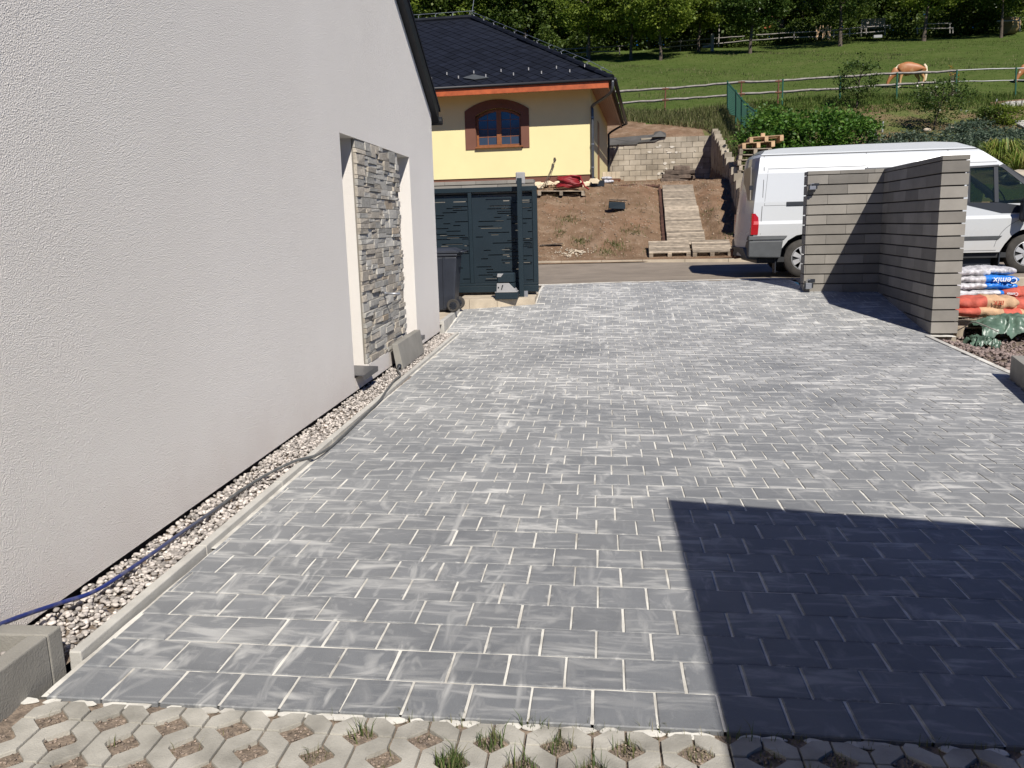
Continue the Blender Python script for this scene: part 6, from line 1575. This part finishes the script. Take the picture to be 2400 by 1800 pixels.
t = thing('tall_pole', 'tall thin pole standing at the far rail fence', 'pole', tuple(at(1684, 110, 80.5))); build('pole_shaft', MB().tube([at(1684, 110, 80.5), at(1686, 48, 80.5)], .06, 6), M['oldwood'], t)
t = thing('leaning_poles', 'bundle of pale poles leaning together at the far fence', 'poles', tuple(at(1930, 92, 80.6)))
for a, b, c_, d in ((1913, 62, 1915, 94), (1924, 60, 1914, 92), (1929, 60, 1928, 92), (1937, 62, 1931, 90), (1940, 58, 1942, 92), (1948, 62, 1940, 92), (1947, 61, 1944, 94), (1917, 68, 1913, 92)): build('pole', MB().tube([at(a, b, 80.6), at(c_, d, 80.6)], .05, 5), M['pallet_new'], t)
q = at(2056, 90, 80); t = thing('white_trough', 'small white water trough below the wooden cart', 'trough', tuple(q)); mb = MB(); mb.cbox(-.36, .36, -.2, .2, 0, .25, .03); build('trough_tub', mb, M['silver'], t, local=True)
mb = MB(); mb.cbox(-.30, .30, -.14, .14, .23, .262, .01); build('trough_water', mb, M['glass'], t, local=True)
q = at(2046, 84, 84); t = thing('hay_rack', 'grey wooden hay rack behind the far fence', 'hay rack', tuple(q))
for k in range(9): mb = MB(); mb.box(-1.1+k*.24, -.9+k*.24, 0, .05, .7, 1.5); build('board', mb, M['oldwood'], t, local=True)
mb = MB(); mb.box(-1.2, 1.2, -.05, 1.0, .6, .69); mb.box(-1.1, -1.0, 0, .1, 0, .6); mb.box(1.0, 1.1, 0, .1, 0, .6); build('rack_frame', mb, M['oldwood'], t, local=True)
P = [(q.x+R.uniform(-.8, .9), q.y+R.uniform(-.4, .3), q.z+R.uniform(0, .62)) for _ in range(500)]; o = blades('hay', P, .3, .05, M['drygrass'], None, 1.4); tag(o, 'loose hay heaped under the hay rack', 'hay')
q = at(1815, 66, 90); t = thing('shed', 'small brown shed with flat roof among the trees', 'shed', tuple(q)); mb = MB(); mb.box(-.9, .9, 0, 1.4, 0, 1.0); build('wall', mb, M['bark'], t, local=True)
for k in range(6): mb = MB(); mb.box(-1.0+k*.14, -.88+k*.14, -.05, -.01, 0, .5); build('board', mb, M['wood_red'], t, local=True)
mb = MB(); mb.box(-.7, 1.3, -.3, 1.6, 1.001, 1.09); build('roof', mb, M['brownrender'], t, local=True)
q = at(2365, 80, 84); o = build('hay_bale', MB().tube([(0, 0, .8), (.9, .35, .8)], [.74, .74], 18), mat('hay', (.30, .20, .09), .95, .3, 14, .8, 60)); o.location = (q.x-.35, q.y, q.z-.05); tag(o, 'round hay bale beside the big tree at the upper right', 'hay bale')
t = thing('stump_post', 'thick pale wooden post beside a log at the far fence', 'post', tuple(at(1669, 115, 79))); a = at(1669, 115, 79); build('post_shaft', MB().tube([a-Vector((0,0,.2)), a+Vector((0, 0, 1.25))], .15, 8), M['oldwood'], t); build('log', MB().tube([a+Vector((-.8, .1, .2)), a+Vector((-.1, .1, .3))], .13, 7), M['oldwood'], t)

# ================================================================== garden behind the van
def gz(x, y): return terr(x, y)
def shrub(name, label, cat, x, y, rx, ry, rz, m, nc, per, leaf, stem=True, group=None, spread=.2, lift=0):
    z = gz(x, y); t = thing(name, label, cat, (x, y, z), 0, group)
    PMs = PM[t.name]; PM[t.name] = Matrix.Identity(4); leaves(cloud(0, 0, rz*.85+lift, rx, ry, rz, nc, per, spread, .3), leaf, m, 'foliage', t); PM[t.name] = PMs
    mb = MB()
    for k in range(7): a = R.uniform(0, 6.28); mb.tube([(0, 0, -.1), (.3*rx*math.cos(a), .3*ry*math.sin(a), rz*.6+lift*.7), (.75*rx*math.cos(a), .7*ry*math.sin(a), rz*1.2+lift)], [.03+.012*rz, .02, .006], 5)
    build('stem', mb, M['bark'], t, local=True); return t
hq = [at(1812, 320, 29), at(1900, 330, 28.4), at(1975, 330, 28)]
shrub('hedge_bush', 'bright green bush behind the rear end of the van', 'bush', at(1800, 300, 31).x, 31, 1.15, 1.1, 1.05, M['leaf_c'], 70, 60, .12)
shrub('hedge_bush', 'large bright green bush rising above the van roof', 'bush', at(1905, 300, 30).x, 30, 1.40, 1.2, 1.02, M['leaf_c'], 110, 62, .12)
shrub('hedge_bush', 'darker green bush beside the small blue spruce', 'bush', at(1990, 300, 29.5).x, 29.5, .95, 1.0, .95, M['leaf_c'], 70, 60, .11)
shrub('hedge_bush', 'yellowish shrub between the wire fence and the large bush', 'bush', at(1825, 270, 34).x, 34, 1.2, 1.0, .85, M['leaf_c'], 60, 55, .12)
x = at(2045, 320, 30.5).x; z = gz(x, 30.5); t = thing('blue_spruce', 'small conical blue green spruce beside the bushes', 'spruce', (x, 30.5, z))
pts = []
for k in range(2600): hgt_ = R.random()**1.3; a = R.uniform(0, 6.28); r_ = .42*(1-hgt_)*R.random()**.4; pts.append((r_*math.cos(a), r_*math.sin(a), .08+hgt_*1.15))
PMs = PM[t.name]; PM[t.name] = Matrix.Identity(4); leaves(pts, .07, M['leaf_j'], 'foliage', t); PM[t.name] = PMs
build('trunk', MB().tube([(0, 0, -.1), (0, 0, 1.1)], [.04, .01], 6), M['bark'], t, local=True)
def appletree(label, px, py, Y, rx, rz, ch, nl, lean):
    q = at(px, py, Y); z = gz(q.x, Y)
    return tree('fruit_tree', label, 'tree', (q.x, Y, z), ch+rz, (rx, rx*.9, rz, ch), M['leaf_d'], nl, 34, .10, .045, int(px), None, lean, 8, .17)
appletree('young fruit tree in front of the rails behind the van', 2008, 250, 42.5, .95, 1.0, 1.35, 60, .08)
appletree('small gnarled apple tree leaning right, near the grazing horse', 2190, 296, 38.6, 1.15, 1.0, 1.25, 85, .25)
# juniper bank
jl = [(2090, 335, 28), (2140, 330, 28.5), (2195, 322, 29.5), (2250, 318, 30), (2305, 312, 31), (2360, 308, 32), (2400, 318, 30), (2115, 310, 32), (2270, 300, 34), (2440, 305, 31)]
for i, (px, py, Y) in enumerate(jl):
    q = at(px, py, Y); shrub('juniper', ORD[sorted(j_[0] for j_ in jl).index(px)]+' from the left of the spreading junipers above the van', 'juniper', q.x, Y, .85+.2*R.random(), .8, .38+.1*R.random(), M['leaf_j'], 40, 80, .085, group='junipers on the garden bank', spread=.24)
q = at(2215, 332, 27.5); shrub('heather_mound', 'greyish mound of heather just above the van roof', 'shrub', q.x, 27.5, .95, .7, .42, m_leaf('heather', (.05, .06, .035), (.09, .095, .055), (.14, .13, .09), .1), 45, 60, .06, spread=.25)
q = at(2318, 274, 39); shrub('dark_bush', 'dark green bush below the ribbed concrete wall', 'bush', q.x, 39, .7, .6, .45, M['leaf_b'], 40, 50, .09)
q = at(2362, 270, 39); shrub('dark_bush', 'leafy shrub right of the dark bush by the concrete wall', 'bush', q.x, 39, .8, .6, .5, M['leaf_a'], 40, 50, .09)
q = at(2278, 285, 38); shrub('small_conifer', 'tiny dark conifer on the bare garden patch', 'conifer', q.x, 38, .22, .22, .28, M['leaf_b'], 12, 40, .05)
q = at(2240, 200, 46); shrub('yellow_weed', 'tall weed with orange yellow flowers beside the rails', 'weed', q.x-.6, 44.8, .25, .25, .5, m_leaf('orange_flower', (.3, .12, .01), (.45, .22, .02), (.5, .32, .05), .2), 8, 14, .06, lift=.7)
def clump(label, px, py, Y, n, L, m):
    q = at(px, py, Y); z = gz(q.x, Y); P = []; t = thing('day_lily', label, 'plant', (q.x, Y, z), 0)
    mb = MB()
    for k in range(n):
        a = R.uniform(0, 6.28); out = R.uniform(.25, 1.0)*L; w_ = .022; hgt_ = L*R.uniform(.5, .95); r0 = R.uniform(0, .15)
        c, s_ = math.cos(a), math.sin(a); pts = [(r0*c, r0*s_, 0), (r0*c+out*.35*c, r0*s_+out*.35*s_, hgt_*.75), (r0*c+out*.7*c, r0*s_+out*.7*s_, hgt_), (r0*c+out*c, r0*s_+out*s_, hgt_*R.uniform(.45, .85))]
        V = []
        for i, p_ in enumerate(pts): ww = w_*(1-.28*i); V += [(p_[0]-s_*ww, p_[1]+c*ww, p_[2]), (p_[0]+s_*ww, p_[1]-c*ww, p_[2])]
        mb.add(V, [(0, 1, 3, 2), (2, 3, 5, 4), (4, 5, 7, 6)], 0, R.random())
    build('leaf_blades', mb, m, t, local=True)['kind'] = 'stuff'; return t
clump('large arching yellow green day lily clump above the van bonnet', 2345, 362, 27.5, 330, .95, M['leaf_l'])
clump('day lily clump cut by the right picture edge', 2395, 385, 26, 160, .8, M['leaf_l'])
# ribbed concrete shelter wall
q = at(2337, 256, 42.2); t = thing('concrete_culvert', 'pale ribbed concrete wall piece with rounded corner on the slope', 'concrete wall', (q.x, 42.2, q.z-.2))
mb = MB(); mb.prism([(0, 0, .05), (.02, 0, .28), (.15, 0, .42), (.40, 0, .52), (3.2, 0, .62), (3.2, 0, -.3), (.9, 0, -.2), (.85, 0, .0), (.1, 0, -.02)], (0, .5, 0)); build('wall_panel', mb, M['kerb'], t, local=True, bevel=.02)
for k in range(9): mb = MB(); mb.box(.52+k*.26, .58+k*.26, -.03, -.002, .1, .54); build('rib', mb, M['conc'], t, local=True)
mb = MB(); mb.hexa([(-.1, .5, .45), (3.3, .5, .62), (3.3, .9, .62), (-.1, .9, .45), (-.1, .5, .58), (3.3, .5, .80), (3.3, .9, .80), (-.1, .9, .58)]); build('soil_cap', mb, M['earth'], t, local=True)
q = at(2385, 282, 38.5); t = thing('paved_path', 'grey garden path slab at the right picture edge', 'path', (q.x, 38.5, gz(q.x, 38.5))); mb = MB(); mb.hexa([(0, -1.2, -.5), (2.5, -1.2, -.5), (2.5, 3, .65), (.3, 3, .65), (0, -1.2, -.22), (2.5, -1.2, -.22), (2.5, 3, .92), (.3, 3, .92)]); build('path_slab', mb, M['kerb'], t, local=True)
for px, ya, yb_, Y, lab in ((2068, 284, 303, 38.5, 'short white marker pipe standing on the lawn'), (2334, 232, 252, 43, 'white marker stake beside the ribbed concrete wall')):
    a, b = at(px, yb_, Y), at(px+2, ya, Y); t = thing('marker_pipe', lab, 'pipe', tuple(a)); build('pipe', MB().tube([a-Vector((0, 0, .25)), b], .035, 8), M['silver'], t)
for i, (px, py, Y, s_, lab) in enumerate(((2172, 305, 37.5, .17, 'reddish stone under the small apple tree'), (2230, 302, 37.5, .2, 'flat reddish stone right of the apple tree trunk'), (2385, 412, 25, .32, 'pale boulder at the right edge behind the windscreen'), (2365, 418, 25.2, .26, 'smaller tan boulder beside the pale boulder'))):
    q = at(px, py, Y); V0_, F0_ = ICO2; V = V0_*np.array([s_, s_*.7, s_*.5])*(1+.25*(NR.rand(len(V0_), 1)-.5)); o = fast('boulder', V, F0_, M['cblock'] if i > 1 else M['tanconc'], None, NR.rand(len(V0_))); o.location = q; tag(o, lab, 'stone')
# stacks of pallets behind the stepped wall
pst = 'pallets stacked behind the stepped wall'
stack = [(1759, 320, 1.00, 'M', 'topmost pallet of the leaning stack behind the van', .08), (1752, 341, .9, 'M', 'second pallet from the top of the leaning stack', .02)]
base = at(1768, 420, 26.5)
def pal(label, q, Lx, rz, m, tilt=(0, 0), sc=1.0):
    t = thing('pallet', label, 'pallet', (q.x, q.y, q.z), rz, pst)
    Mx = Matrix.Rotation(tilt[0], 4, 'X') @ Matrix.Rotation(tilt[1], 4, 'Y'); place_parts([(n_, b_) for n_, b_ in pallet_mesh_things('p', Lx, .8, 6, None, .024, .165)], t, Mx, m); return t
ords = ['topmost', 'second', 'third', 'fourth', 'fifth', 'sixth', 'seventh', 'eighth', 'ninth', 'tenth']
lev = [(1757, 335, .95, .03), (1740, 349, .92, .04), (1733, 362, .9, -.02), (1731, 375, .95, -.04), (1729, 388, .95, .02), (1732, 400, .95, -.03), (1729, 413, .95, .02), (1730, 426, .95, -.02), (1731, 439, .95, .0), (1732, 452, .95, .0)]
_old = [(1757, 334, .95, .03), (1745, 353, .9, .05), (1747, 372, .9, -.02), (1745, 388, .95, -.05), (1742, 404, 1.0, -.03), (1745, 420, .95, -.04), (1743, 436, .95, .02), (1741, 452, .95, -.02), (1741, 468, .95, .0), (1740, 484, .95, .0)]
for i, (px, py, L, tl) in enumerate(lev):
    q = at(px, py, 25.6); pal(ords[i]+' pallet down in the leaning stack behind the stepped wall' if i else 'topmost pallet of the leaning stack beside the van roof', q, L, -.05+.05*math.sin(i*2.1), M['pallet_new'] if i in (0, 1) else M['pallet'], (0, -tl))
q = at(1788, 322, 25.7); mb = MB(); mb.box(-.05, .06, 0, .12, -.05, .12); o = build('wood_offcut', mb, M['pallet_new']); o.location = q; tag(o, 'block of wood standing on the topmost pallet', 'offcut')
# thicket wall deep inside the wood, so that no daylight shows through
def th():
    x = R.uniform(-45, 85); y = R.uniform(108, 124); return (x, y, T(x, y)+16*R.random())
brush('thicket', 'deep dark thicket at the very back of the wood', 42000, th, .8, M['leaf_b'], 'woodland')
